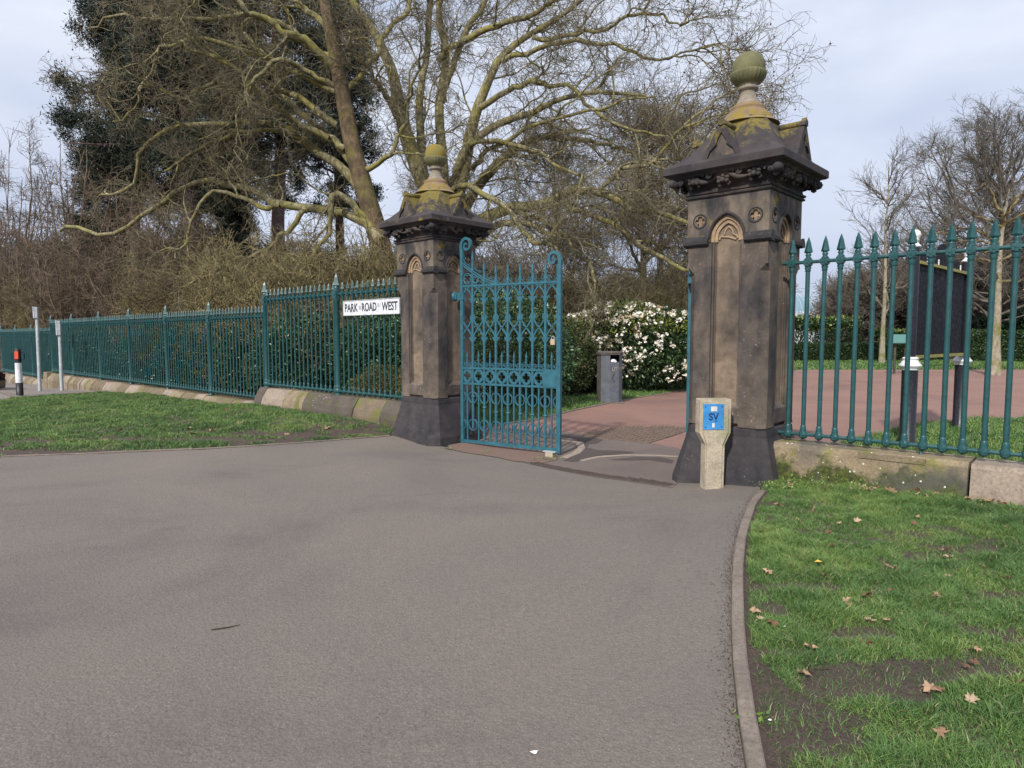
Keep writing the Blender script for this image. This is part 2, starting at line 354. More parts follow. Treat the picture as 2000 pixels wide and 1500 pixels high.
# ------------------------------------------------------------------ mesh building
class MB:
    def __init__(s): s.v = []; s.n = 0; s.f = []; s.mi = []; s.a = []; s.sm = []
    def add(s, V, F, mi=0, attr=None, smooth=False):
        V = np.asarray(V, float).reshape(-1, 3); F = np.asarray(F)
        s.v.append(V); s.f.append(F + s.n); s.mi.append(mi); s.sm.append(smooth)
        s.a.append(np.full(len(V), .5) if attr is None else attr); s.n += len(V); return s
    def poly(s, V, faces, mi=0, smooth=False):
        V = np.asarray(V, float); by = {}
        for f in faces: by.setdefault(len(f), []).append(f)
        base = s.n; s.v.append(V); s.a.append(np.full(len(V), .5)); s.n += len(V)
        first = True
        for k, fs in by.items():
            s.f.append(np.array(fs) + base); s.mi.append(mi); s.sm.append(smooth)
        return s
    def box(s, c, h, mi=0, rz=0.0, taper=1.0, rx=0.0):
        x, y, z = h; V = []
        for k, sz in enumerate((-1, 1)):
            q = taper if k else 1
            for sx, sy in ((-1, -1), (1, -1), (1, 1), (-1, 1)): V.append((sx * x * q, sy * y * q, sz * z))
        V = np.array(V)
        if rx: c_, s_ = math.cos(rx), math.sin(rx); V = np.c_[V[:, 0], V[:, 1] * c_ - V[:, 2] * s_, V[:, 1] * s_ + V[:, 2] * c_]
        c0, s0 = math.cos(rz), math.sin(rz)
        V = np.c_[V[:, 0] * c0 - V[:, 1] * s0, V[:, 0] * s0 + V[:, 1] * c0, V[:, 2]] + np.array(c)
        return s.add(V, [(3, 2, 1, 0), (4, 5, 6, 7), (0, 1, 5, 4), (1, 2, 6, 5), (2, 3, 7, 6), (3, 0, 4, 7)], mi)
    def lathe(s, prof, c=(0, 0, 0), n=16, mi=0, flute=0, fr=(0, 0), smooth=True, rot=0.0, sq=None):
        V = []
        for k, (r, z) in enumerate(prof):
            for i in range(n):
                a = 2 * PI * i / n + rot; rr = r
                if flute and fr[0] <= z <= fr[1]: rr = r * (1 - .10 * abs(math.cos(a * flute / 2)) ** 3 + .01)
                V.append((c[0] + rr * math.cos(a), c[1] + rr * math.sin(a), c[2] + z))
        F = [(k * n + i, k * n + (i + 1) % n, (k + 1) * n + (i + 1) % n, (k + 1) * n + i) for k in range(len(prof) - 1) for i in range(n)]
        s.add(V, F, mi, None, smooth)
        base = [V[i] for i in range(n)]; top = V[-n:]
        if prof[0][0] > 1e-4: s.poly(base, [list(range(n))[::-1]], mi)
        if prof[-1][0] > 1e-4: s.poly(top, [list(range(n))], mi)
        return s
    def sqlathe(s, prof, mi=0, cx=0, cy=0, cham=0.0, n=1):
        """square section rising through (half, z[, chamfer]) levels"""
        V = []; rings = 0
        for p in prof:
            h, z = p[0], p[1]; ch = p[2] if len(p) > 2 else 0.0005
            for sx, sy in ((-1, -1), (1, -1), (1, 1), (-1, 1)):
                pa, pb = (sx * h, sy * (h - ch)), (sx * (h - ch), sy * h)
                if sx * sy > 0: pts = (pa, pb)
                else: pts = (pb, pa)
                # order counter clockwise
                for q in pts: V.append((cx + q[0], cy + q[1], z))
            rings += 1
        V = np.array(V)
        # sort each ring by angle so that winding is steady
        for k in range(rings):
            r = V[k * 8:(k + 1) * 8]; a = np.arctan2(r[:, 1] - cy, r[:, 0] - cx); V[k * 8:(k + 1) * 8] = r[np.argsort(a)]
        F = [(k * 8 + i, k * 8 + (i + 1) % 8, (k + 1) * 8 + (i + 1) % 8, (k + 1) * 8 + i) for k in range(rings - 1) for i in range(8)]
        s.add(V, F, mi)
        s.poly(V[:8], [list(range(8))[::-1]], mi); s.poly(V[-8:], [list(range(8))], mi); return s
    def tube(s, pts, r, n=8, mi=0, smooth=True, cap=True):
        P = np.array(pts, float)[None]; rr = np.full(P.shape[1], r) if np.isscalar(r) else np.array(r, float)
        s.tubes(P, rr[None], n, mi, smooth)
        if cap:
            V = s.v[-1]; s.poly(V[:n], [list(range(n))[::-1]], mi); s.poly(V[-n:], [list(range(n))], mi)
        return s
    def tubes(s, P, Rr, n=4, mi=0, smooth=True):
        if len(P) == 0: return s
        T = np.gradient(P, axis=1); T /= np.linalg.norm(T, axis=2, keepdims=True) + 1e-9
        mt = T.mean(1); ref = np.zeros_like(mt); ax = np.argmin(np.abs(mt), 1); ref[np.arange(len(ref)), ax] = 1
        ref = np.broadcast_to(ref[:, None], T.shape)
        A = np.cross(T, ref); A /= np.linalg.norm(A, axis=2, keepdims=True) + 1e-9
        B = np.cross(T, A)
        an = np.arange(n) * 2 * PI / n
        V = P[:, :, None] + Rr[:, :, None, None] * (np.cos(an)[None, None, :, None] * A[:, :, None] + np.sin(an)[None, None, :, None] * B[:, :, None])
        Nn, k = P.shape[:2]
        i = np.arange(n); j = (i + 1) % n
        q = np.stack([i, i + n, j + n, j], 1)[::1]
        F = (np.arange(Nn)[:, None, None, None] * k * n + np.arange(k - 1)[None, :, None, None] * n + q[None, None]).reshape(-1, 4)
        return s.add(V.reshape(-1, 3), F[:, ::-1], mi, None, smooth)
    def plate(s, outer, holes, fn, d0, d1, mi=0):
        """2-D outline with holes, extruded from depth d0 (back) to d1 (front) through fn(u, v, d)"""
        loops = [outer] + holes
        tri = tessellate_polygon([[Vector((p[0], p[1], 0)) for p in l] for l in loops])
        pts = [p for l in loops for p in l]; m = len(pts)
        V = [fn(p[0], p[1], d1) for p in pts] + [fn(p[0], p[1], d0) for p in pts]
        F = [tuple(t) for t in tri] + [tuple(m + i for i in t[::-1]) for t in tri]
        s.poly(V, F, mi)
        o = 0; Q = []
        for l in loops:
            k = len(l)
            for i in range(k): Q.append((o + i, o + (i + 1) % k, m + o + (i + 1) % k, m + o + i))
            o += k
        s.poly(V, Q, mi); return s
    def prism(s, pts, z0, z1, mi=0, fz=None):
        return s.plate(pts, [], lambda u, v, d: (u, v, d), z0, z1, mi)
    def ball(s, c, r, n=8, mi=0, sc=(1, 1, 1)):
        m = max(3, n // 2); prof = [(math.sin(PI * k / m) , -math.cos(PI * k / m)) for k in range(m + 1)]
        V = [(c[0] + sc[0] * r * p * math.cos(2 * PI * i / n), c[1] + sc[1] * r * p * math.sin(2 * PI * i / n), c[2] + sc[2] * r * z) for p, z in prof for i in range(n)]
        F = [(k * n + i, k * n + (i + 1) % n, (k + 1) * n + (i + 1) % n, (k + 1) * n + i) for k in range(m) for i in range(n)]
        return s.add(V, F, mi, None, True)
    def build(s, name, mats, parent=None, loc=(0, 0, 0), rz=0.0, normals=False, **kw):
        if not isinstance(mats, (list, tuple)): mats = [mats]
        me = bpy.data.meshes.new(name)
        V = np.concatenate(s.v); lens = np.concatenate([np.full(len(f), f.shape[1]) for f in s.f])
        loops = np.concatenate([f.ravel() for f in s.f])
        mi = np.concatenate([np.full(len(f), m) for f, m in zip(s.f, s.mi)]); sm = np.concatenate([np.full(len(f), m) for f, m in zip(s.f, s.sm)])
        me.vertices.add(len(V)); me.vertices.foreach_set('co', V.astype(np.float32).ravel())
        me.loops.add(len(loops)); me.loops.foreach_set('vertex_index', loops.astype(np.int32))
        me.polygons.add(len(lens)); st = np.concatenate([[0], np.cumsum(lens)[:-1]])
        me.polygons.foreach_set('loop_start', st.astype(np.int32)); me.polygons.foreach_set('loop_total', lens.astype(np.int32))
        me.polygons.foreach_set('material_index', mi.astype(np.int32)); me.polygons.foreach_set('use_smooth', sm.astype(bool))
        at_ = me.attributes.new('v', 'FLOAT', 'POINT'); at_.data.foreach_set('value', np.concatenate(s.a).astype(np.float32))
        for m in mats: me.materials.append(m)
        me.update(calc_edges=True)
        if normals:
            import bmesh
            bm = bmesh.new(); bm.from_mesh(me); bmesh.ops.remove_doubles(bm, verts=bm.verts, dist=1e-5); bmesh.ops.recalc_face_normals(bm, faces=bm.faces); bm.to_mesh(me); bm.free()
        o = bpy.data.objects.new(name, me); COL.objects.link(o)
        o.location = loc; o.rotation_euler = (0, 0, rz)
        if parent: o.parent = parent
        for k, v_ in kw.items(): o[k] = v_
        return o

def thing(name, label, cat, loc=(0, 0, 0), rz=0.0, group=None):
    o = bpy.data.objects.new(name, None); COL.objects.link(o); o.location = loc; o.rotation_euler = (0, 0, rz)
    o.empty_display_size = .1
    o['label'] = label; o['category'] = cat
    if group: o['group'] = group
    return o

def tag(o, label, cat, group=None, kind=None):
    o['label'] = label; o['category'] = cat
    if group: o['group'] = group
    if kind: o['kind'] = kind
    return o

def text(body, size, mat, parent, loc, rot, name='lettering', ext=.002, sx=1.0):
    c = bpy.data.curves.new(name, 'FONT'); c.body = body; c.size = size; c.extrude = ext; c.align_x = 'CENTER'; c.align_y = 'CENTER'
    c.offset = size * .022
    c.materials.append(mat)
    tmp = bpy.data.objects.new(name + '_tmp', c); COL.objects.link(tmp); bpy.context.view_layer.update()
    me = bpy.data.meshes.new_from_object(tmp.evaluated_get(bpy.context.evaluated_depsgraph_get())); bpy.data.objects.remove(tmp)
    o = bpy.data.objects.new(name, me); COL.objects.link(o); o.parent = parent; o.location = loc; o.rotation_euler = rot; o.scale = (sx, 1, 1); return o

# ------------------------------------------------------------------ ground sheets
def inpoly(x, y, poly):
    p = np.array(poly); n = len(p); c = np.zeros(len(x), bool); j = n - 1
    for i in range(n):
        xi, yi = p[i][:2]; xj, yj = p[j][:2]
        c ^= ((yi > y) != (yj > y)) & (x < (xj - xi) * (y - yi) / (yj - yi + 1e-12) + xi); j = i
    return c

def sheet(name, poly, step, zoff, mat, bound=None):
    p = np.array([q[:2] for q in poly]); pts = []
    n = len(p)
    for i in range(n):
        a, b = p[i], p[(i + 1) % n]; k = max(1, int(np.linalg.norm(b - a) / step))
        for t in range(k): pts.append(a + (b - a) * t / k)
    m = len(pts); lo, hi = p.min(0), p.max(0)
    gx, gy = np.meshgrid(np.arange(lo[0], hi[0], step), np.arange(lo[1], hi[1], step)); gx = gx.ravel() + .013; gy = gy.ravel() + .011
    k = inpoly(gx, gy, p); allp = [Vector(q) for q in pts] + [Vector((a, b)) for a, b in zip(gx[k], gy[k])]
    vs, es, fs, *_ = delaunay_2d_cdt(allp, [(i, (i + 1) % m) for i in range(m)], [list(range(m))], 1, 1e-4)
    V = np.array([(v.x, v.y) for v in vs]); z = g(V[:, 0], V[:, 1]) + zoff
    F = []
    for f in fs:
        a, b, c = V[f[0]], V[f[1]], V[f[2]]
        F.append(tuple(f) if (b[0] - a[0]) * (c[1] - a[1]) - (b[1] - a[1]) * (c[0] - a[0]) > 0 else tuple(f[::-1]))
    mb = MB(); mb.poly(np.c_[V, z], F, 0, True)
    return mb.build(name, mat, kind='structure')

# wide ground: grid that coarsens with distance
_r = np.concatenate([np.linspace(0, 30, 61), np.geomspace(31, 900, 26)])
_ax = np.concatenate([-_r[::-1], _r[1:]])
GX, GY = np.meshgrid(_ax, _ax + 12); gz = g(GX, GY) - .05
nA = len(_ax); idx = np.arange(nA * nA).reshape(nA, nA)
F = np.stack([idx[:-1, :-1], idx[:-1, 1:], idx[1:, 1:], idx[1:, :-1]], -1).reshape(-1, 4)
MB().add(np.c_[GX.ravel(), GY.ravel(), gz.ravel()], F, 0, None, True).build('ground', M['litter_soil'], kind='structure')

P_ = lambda *q: [gp(x, y)[:2] for x, y in q]
lk = P_((0, 893), (200, 886), (400, 878), (600, 865), (762, 852))        # edge between left verge and asphalt
lk = [lk[0] + (lk[0] - lk[1]) / np.linalg.norm(lk[0] - lk[1]) * 18] + lk
rk = P_((1482, 962), (1462, 985), (1445, 1030), (1437, 1060), (1430, 1110), (1428, 1150), (1427, 1220), (1430, 1300), (1440, 1400), (1455, 1500))
rk = rk + [rk[-1] + (rk[-1] - rk[-2]) * 2, rk[-1] + (rk[-1] - rk[-2]) * 8]
dr = P_((1040, 908), (1120, 924), (1220, 939), (1313, 953))              # line of the drain
asph = lk + [fw(.6, -.45), fw(-.6, -.45)] + P_((900, 880), (960, 888)) + dr + [fw(-5.27 + .5, -.4), fw(-5.27 - .45, -.42)] + rk + [np.array([.8, -8]), np.array([-26, -8])]
sheet('asphalt_forecourt', asph, .35, 0.0, M['asphalt'])
apron = [fw(-.5, -.3)] + P_((900, 880), (960, 888)) + dr + [fw(-5.27 + .5, -.4), fw(-5.27 + .5, .45)] + P_((1321, 874), (1240, 862), (1153, 849), (1060, 838), (960, 838), (905, 842)) + [fw(-.5, .6)]
sheet('asphalt_threshold', apron, .3, .004, M['asphalt_old'])
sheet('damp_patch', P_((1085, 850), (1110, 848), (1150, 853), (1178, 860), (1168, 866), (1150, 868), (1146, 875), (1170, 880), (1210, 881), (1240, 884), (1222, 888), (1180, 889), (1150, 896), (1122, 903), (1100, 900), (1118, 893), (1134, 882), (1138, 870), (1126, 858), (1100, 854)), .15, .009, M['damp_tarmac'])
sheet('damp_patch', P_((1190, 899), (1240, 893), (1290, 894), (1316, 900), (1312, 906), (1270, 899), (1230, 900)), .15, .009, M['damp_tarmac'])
strip = P_((868, 876), (885, 869), (905, 866), (950, 868), (1000, 874), (1050, 882), (1085, 891), (1090, 898), (1062, 905), (1030, 904), (1000, 901), (975, 895), (945, 890), (915, 886), (890, 881))
sheet('threshold_strip', strip, .2, .010, M['brown_tarmac'])
plaza = P_((895, 842), (960, 833), (1040, 822), (1105, 806), (1180, 790), (1250, 776), (1300, 769), (1340, 761), (1400, 750), (1500, 734), (1560, 722), (1800, 722), (2200, 722)) + \
        [np.array([45, 25]), np.array([28, 12])] + P_((2150, 812), (2000, 816), (1900, 821), (1832, 829), (1780, 832), (1724, 848), (1640, 868), (1560, 868)) + [fw(-5.27 - .5, .3), fw(-5.27 + .5, .46)] + \
        P_((1321, 874), (1240, 862), (1153, 849), (1060, 838), (960, 838), (905, 842))
sheet('park_path', plaza, .8, .002, M['red_tarmac'])
vl = lk[1:] + [fw(.65, -.3), fw(6, -.3), fw(12, -.32)] + P_((260, 768), (198, 766), (34, 777), (-60, 792), (-400, 830))
verge_left_poly = vl + [lk[0]]
sheet('verge_soil', verge_left_poly, .5, .006, M['soil'])
verge_right_poly = rk[::-1] + [fw(-5.27 - .5, -.35), fw(-6.2, -.2), fw(-12, -.2), fw(-14, -6), np.array([7, -2])]
sheet('verge_soil', verge_right_poly, .3, .006, M['soil'])
island = P_((2150, 812), (2000, 816), (1900, 821), (1832, 829), (1780, 832), (1724, 848), (1640, 868)) + [fw(-6.9, .25), fw(-12, .2), np.array([20, 8])]
sheet('park_lawn', island, .5, .006, M['turf'])
far = P_((1400, 750), (1500, 734), (1560, 722), (1800, 722), (2200, 722)) + [np.array([45, 25]), np.array([80, 30]), np.array([80, 50]), np.array([26, 46]), np.array([13, 46]), np.array([9, 30])]
sheet('park_lawn', far, 1.5, .006, M['turf'])
bedlawn = P_((895, 842), (960, 833), (1040, 822), (1105, 806), (1180, 790), (1250, 776), (1300, 769), (1340, 761), (1330, 757), (1240, 766), (1180, 769), (1100, 773), (980, 776), (900, 782), (870, 800))
sheet('park_lawn', bedlawn, .4, .006, M['turf'])
pave = P_((-60, 790), (34, 776), (198, 765), (262, 768), (330, 774)) + [fw(12, -.25), fw(24, -.25), fw(40, -.25)] + [fw(40, -2.6)] + P_((-60, 760))
sheet('pavement', P_((34, 776), (120, 770), (198, 765), (262, 768)) + [fw(14, -.2), fw(24, -.2), fw(42, -.2), fw(42, -2.4), fw(24, -2.3)], .6, .010, M['pavement'])
sheet('road', P_((30, 777), (-60, 790), (-400, 830)) + [np.array([-60, 20]), np.array([-60, 60]), fw(44, -2.5), fw(24, -2.5)], 1.5, -.02, M['pavement'])

def strip_along(name, pts, w, h, zoff, mat, seg=.9, gap=.006, side=1, kind='structure', jit=.004, **kw):
    """a row of edging stones following a line on the ground"""
    pts = np.array(pts); d = np.r_[0, np.cumsum(np.linalg.norm(np.diff(pts, axis=0), axis=1))]
    mb = MB(); s = 0
    f = lambda t: np.array([np.interp(t, d, pts[:, 0]), np.interp(t, d, pts[:, 1])])
    while s < d[-1] - .05:
        e = min(s + seg, d[-1]); k = 5; V = []; jz = random.uniform(-jit, jit)
        for t in np.linspace(s + gap, e - gap, k):
            c = f(t); tn = f(t + .05) - f(t - .05); tn /= np.linalg.norm(tn) + 1e-9; nn = np.array([-tn[1], tn[0]]) * side
            z = g1(*c) + zoff + jz
            for o_, zz in ((0, z - .12), (0.004, z + h - .006), (.012, z + h), (w - .012, z + h), (w - .004, z + h - .006), (w, z - .12)): V.append((*(c + nn * o_), zz))
        F = [(i * 6 + j, i * 6 + j + 1, (i + 1) * 6 + j + 1, (i + 1) * 6 + j) for i in range(k - 1) for j in range(5)]
        mb.add(V, [q[::-1] for q in F] if side > 0 else F); mb.poly(V, [tuple(range(6)), tuple(range((k - 1) * 6, k * 6))[::-1]])
        s = e
    o = mb.build(name, mat, normals=True)
    if kind: o['kind'] = kind
    for a, b in kw.items(): o[a] = b
    return o
strip_along('kerb', rk[:-1], .075, .035, 0, M['edging'], .9, .004, 1)
strip_along('kerb', lk, .05, .02, 0, M['edging'], 1.2, .004, 1)
strip_along('kerb', P_((905, 843), (960, 834), (1040, 823), (1105, 807), (1180, 791), (1250, 777), (1300, 770), (1340, 762), (1400, 751)), .08, .03, 0, M['edging'], .9, .004, 1)
strip_along('kerb', P_((1600, 870), (1640, 867), (1724, 847), (1780, 831), (1832, 828), (1900, 820), (2000, 815)), .06, .012, 0, M['edging'], .9, .004, -1)
strip_along('kerb', [fw(42, -2.5), fw(30, -2.45), fw(24, -2.4)] + P_((34, 777), (120, 771), (180, 767)), .14, .05, -.02, M['edging'], .9, .004, 1)
# pale quadrant track for the gate wheel, and the pale arc on the far side
strip_along('gate_track', P_((1090, 860), (1108, 859), (1124, 864), (1129, 873), (1124, 882), (1108, 889), (1094, 894)), .13, .012, 0, M['track'], 5, .003, 1)
strip_along('gate_track', P_((1140, 901), (1180, 892), (1240, 889), (1300, 891), (1322, 893)), .09, .012, 0, M['track'], 5, .003, 1)
# drain channel: a slotted iron strip
dd = np.array(P_((1042, 905), (1120, 921), (1220, 936), (1313, 949)))
dl = np.r_[0, np.cumsum(np.linalg.norm(np.diff(dd, axis=0), axis=1))]
mb = MB(); s_ = 0
while s_ < dl[-1]:
    c = np.array([np.interp(s_, dl, dd[:, 0]), np.interp(s_, dl, dd[:, 1])]); c2 = np.array([np.interp(s_ + .05, dl, dd[:, 0]), np.interp(s_ + .05, dl, dd[:, 1])])
    an = math.atan2(*(c2 - c)[::-1]); mb.box((c[0], c[1], g1(*c) + .006), (.009, .062, .008), 0, an); s_ += .032
for o_ in (-.066, 0, .066):
    tn = (dd[-1] - dd[0]) / np.linalg.norm(dd[-1] - dd[0]); nn = np.array([-tn[1], tn[0]])
    for i in range(len(dd) - 1):
        a, b = dd[i] + nn * o_, dd[i + 1] + nn * o_; ks = 4
        for k in range(ks):
            p, q = a + (b - a) * k / ks, a + (b - a) * (k + 1) / ks; c = (p + q) / 2
            mb.box((c[0], c[1], g1(*c) + .008), (np.linalg.norm(q - p) / 2, .006, .009), 0, math.atan2(*(q - p)[::-1]))
tag(mb.build('drain_channel', M['iron_grate']), 'rusty slotted drain channel crossing the gateway floor', 'drain')
# inspection cover
q = np.array(P_((1150, 843), (1220, 824), (1338, 832), (1240, 863)))
c = q.mean(0); an = math.atan2(*(q[1] - q[0])[::-1])
mb = MB(); z0 = g1(*c)
for i in range(2):
    for j in range(2):
        ww, hh = .62, .42
        ca, sa = math.cos(an), math.sin(an); ox, oy = (i - .5) * ww * 2.03, (j - .5) * hh * 2.03
        mb.box((c[0] + ox * ca - oy * sa, c[1] + ox * sa + oy * ca, z0 + .008), (ww, hh, .010), 0, an)
        for k in range(10):
            for l in range(7):
                px_, py_ = ox + (k - 4.5) * .115, oy + (l - 3) * .11
                mb.box((c[0] + px_ * ca - py_ * sa, c[1] + px_ * sa + py_ * ca, z0 + .021), (.038, .018, .005), 0, an + (PI / 2 if (k + l) % 2 else 0))
for dx in (-.35, .35):
    mb.lathe([(.035, .018), (.035, .024), (.02, .026)], (c[0] + dx * math.cos(an), c[1] + dx * math.sin(an), z0), 10)
tag(mb.build('inspection_cover', M['cover_iron']), 'large rectangular iron inspection cover set in the red path', 'cover')

# ------------------------------------------------------------------ gate pillars
def arch_pts(hw, z0, za, n=9, a0=0.0):
    """pointed arch from (-hw, z0) up to apex and down to (hw, z0)"""
    h = za - z0; r = (hw * hw + h * h) / (2 * hw); L_ = []
    tm = math.asin(min(1, h / r))
    for k in range(n + 1):
        t = tm * k / n; L_.append((-hw + r - r * math.cos(t) if False else -(hw - r + r * math.cos(t)), z0 + r * math.sin(t)))
    return L_ + [(-x, z) for x, z in L_[::-1][1:]]

def quatrefoil(cx, cz, r, n=6, tw=0.0):
    L_ = []
    for q_ in range(4):
        a = PI / 2 * q_ + tw; ox, oz = cx + r * .5 * math.cos(a), cz + r * .5 * math.sin(a)
        for k in range(n + 1):
            b = a - PI * .62 + PI * 1.24 * k / n; L_.append((ox + r * .5 * math.cos(b), oz + r * .5 * math.sin(b)))
    return L_

def pillar(loc, base_z, label, gold):
    t = thing('gate_pillar', label, 'pillar', (loc[0], loc[1], 0), TH)
    # four faces: fn maps (u, z, outward distance)
    FN = [lambda u, z, d: (-d, u, z), lambda u, z, d: (-u, -d, z), lambda u, z, d: (d, -u, z), lambda u, z, d: (u, d, z)]
    m = MB(); m.sqlathe([(.615, base_z, .14), (.60, .0, .135), (.462, .52, .085), (.462, .545, .085), (.455, .60, .08), (.43, .625, .075)])
    for k in range(4):
        pass
    b = m.build('plinth', M['stone_base'], t, normals=True)
    m = MB(); m.sqlathe([(.40, .60), (.40, 3.12)]); m.build('recessed_panel', M['stone_panel'], t, normals=True)
    # corner shafts
    m = MB(); i0, o0, ch = .172, .455, .085
    for sx in (-1, 1):
        for sy in (-1, 1):
            def ring(c_, z): return [(sx * x, sy * y, z) for x, y in ((i0, i0), (o0, i0), (o0, o0 - c_), (o0 - c_, o0), (i0, o0))]
            V = []; zs = [(ch, .66), (ch, 2.30), (.012, 2.38), (.003, 2.43), (.003, 2.64)]
            for c_, z in zs: V += ring(c_, z)
            F_ = [(k * 5 + i, k * 5 + (i + 1) % 5, (k + 1) * 5 + (i + 1) % 5, (k + 1) * 5 + i) for k in range(len(zs) - 1) for i in range(5)] + [(0, 1, 2, 3, 4), tuple(range(20, 25))]
            m.poly(V, F_)
            V2 = ring(.06, .62) + ring(.085, .66); m.poly(V2, [(k, (k + 1) % 5, 5 + (k + 1) % 5, 5 + k) for k in range(5)])
            # raised stop above each chamfer
            m.poly([(sx * (o0 - .002), sy * (o0 - .075), 2.37), (sx * (o0 - .075), sy * (o0 - .002), 2.37), (sx * (o0 + .006), sy * (o0 + .006), 2.37), (sx * (o0 - .002), sy * (o0 - .002), 2.45)], [(0, 2, 3), (2, 1, 3), (0, 1, 2)])
    m.build('corner_shafts', M['stone_shaft'], t, normals=True)
    m = MB()
    for fn in FN:
        for s in (-1, 1):
            for u0, u1, d in ((.150, .171, .432), (.132, .146, .416)):
                V = [fn(s * u0, .86, .3), fn(s * u1, .86, .3), fn(s * u1, 2.66, .3), fn(s * u0, 2.66, .3), fn(s * u0, .86, d), fn(s * u1, .86, d), fn(s * u1, 2.66, d), fn(s * u0, 2.66, d)]
                m.poly(V, [(4, 5, 6, 7), (0, 1, 5, 4), (1, 2, 6, 5), (2, 3, 7, 6), (3, 0, 4, 7)])
        # weathered sill block
        V = [fn(u, z, d) for u in (-.17, .17) for z, d in ((.66, .39), (.66, .452), (.82, .452), (.88, .40))]
        m.poly(V, [(0, 1, 2, 3), (4, 5, 6, 7), (1, 2, 6, 5), (2, 3, 7, 6), (0, 1, 5, 4)])
    m.build('panel_moulding', M['stone_shaft'], t, normals=True)
    # frieze stage with arches and quatrefoils
    m = MB(); mo = MB(); mt = MB()
    for k, fn in enumerate(FN):
        w = .462 if k % 2 == 0 else .4045
        ar = arch_pts(.185, 2.70, 2.925)
        out = [(-w, 2.648), (-w, 3.148), (w, 3.148), (w, 2.648), (.185, 2.648)] + ar[::-1] + [(-.185, 2.648)]
        holes = [quatrefoil(s * .315, 2.885, .058, tw=0) for s in (-1, 1)]
        m.plate(out, holes, fn, .402, .462)
        ar2 = arch_pts(.150, 2.69, 2.885); ar1 = arch_pts(.186, 2.69, 2.93)
        m2 = [(-.186, 2.645)] + ar1 + [(.186, 2.645), (.150, 2.645)] + ar2[::-1] + [(-.150, 2.645)]
        mt.plate(m2, [], fn, .40, .440)
        ar3 = arch_pts(.118, 2.68, 2.84)
        m3 = [(-.151, 2.645)] + arch_pts(.151, 2.69, 2.887) + [(.151, 2.645), (.118, 2.645)] + ar3[::-1] + [(-.118, 2.645)]
        mt.plate(m3, [], fn, .40, .422)
        for pts in (arch_pts(.05, 2.72, 2.80, 5), [(-.105, 2.67), (-.09, 2.70), (-.05, 2.72)], [(.105, 2.67), (.09, 2.70), (.05, 2.72)], [(-.09, 2.655), (0, 2.69), (.09, 2.70)]):
            mt.tube([fn(u, z, .406) for u, z in pts], .011, 6)
        # hood mould and rosette rims
        mo.tube([fn(u, z, .466) for u, z in arch_pts(.20, 2.69, 2.945)], .016, 6)
        for s in (-1, 1):
            mo.tube([fn(s * .315 + .076 * math.cos(a), 2.885 + .076 * math.sin(a), .462) for a in np.linspace(0, 2 * PI, 17)], .0085, 6, cap=False)
            mt.plate([(s * .315 + .07 * math.cos(a), 2.885 + .07 * math.sin(a)) for a in np.linspace(0, 2 * PI, 13)[:-1]], [], fn, .4025, .438)
        # string course either side of the arch
        for s in (-1, 1):
            u0, u1 = (.205, .50) if k % 2 == 0 else (.205, .461)
            V = [fn(s * u, z, d) for u in (u0, u1) for z, d in ((2.60, .40), (2.612, .478), (2.63, .498), (2.665, .498), (2.715, .464), (2.715, .40))]
            mo.poly(V, [tuple(range(6)), tuple(range(6, 12)), (1, 2, 8, 7), (2, 3, 9, 8), (3, 4, 10, 9), (0, 1, 7, 6)])
    m.build('frieze', M['stone_frieze'], t, normals=True)
    mt.build('blind_tracery', M['stone_arch'], t)
    mo.build('string_course', M['stone_black'], t)
    # cornice: necking, cavetto, bed mould, slab
    m = MB(); m.sqlathe([(.455, 3.13), (.485, 3.14), (.492, 3.155), (.475, 3.168), (.492, 3.178), (.498, 3.196), (.47, 3.205), (.465, 3.24), (.475, 3.27), (.50, 3.31), (.53, 3.335), (.545, 3.345), (.60, 3.358), (.61, 3.372), (.64, 3.388)])
    cv = m.build('cornice', M['stone_cornice'], t, normals=True)
    m = MB()
    for k, fn in enumerate(FN):
        ph = random.uniform(0, 6); us = np.linspace(-.60, .60, 60)
        m.tube([fn(u, 3.315 + .034 * math.sin(u * 15 + ph), .560 + .02 * math.cos(u * 15 + ph)) for u in us], [.021 + .007 * math.sin(u * 30) for u in us], 7)
        for j in range(7):
            u = -.51 + j * .17; up = math.sin(u * 15 + ph); zc_ = 3.315 - .030 * up
            if j % 2:
                for q_ in range(5):
                    a_ = q_ * 1.1 - .6; m.ball(fn(u + .052 * math.cos(a_), zc_ + .034 * math.sin(a_), .575), .031, 7, 0, (1, 1, .75))
                m.ball(fn(u, zc_ - .012, .59), .03, 8)
                m.ball(fn(u + .045, zc_ - .052, .54), .030, 7); m.ball(fn(u - .05, zc_ - .045, .545), .026, 7)
            else:
                m.tube([fn(u + .062 * (1 - a_ / 9) * math.cos(a_), zc_ + .052 * (1 - a_ / 9) * math.sin(a_), .588) for a_ in np.linspace(0, 7.4, 20)], [.015 - .0004 * q_ for q_ in range(20)], 6)
                m.ball(fn(u, zc_, .575), .034, 8)
    for sx in (-1, 1):
        for sy in (-1, 1):
            m.ball((sx * .585, sy * .585, 3.315), .058, 9, 0, (1, 1, .85)); m.ball((sx * .555, sy * .555, 3.265), .036, 7); m.ball((sx * .60, sy * .54, 3.30), .034, 7); m.ball((sx * .54, sy * .60, 3.30), .034, 7)
    m.build('carved_foliage', M['stone_cornice'], cv)
    m = MB(); ch = .012
    prof = [(.66, 3.386, ch), (.678, 3.398, ch), (.678, 3.47, ch), (.664, 3.484, ch), (.56, 3.56, .05), (.47, 3.665, .09), (.40, 3.775, .10), (.335, 3.88, .11), (.285, 3.96, .12), (.265, 4.0, .12)]
    m.sqlathe(prof)
    SR = M['stone_roof_gold'] if gold else M['stone_roof']; rf = m.build('cap_roof', SR, t, normals=True)
    gm = MB(); gp_ = MB()
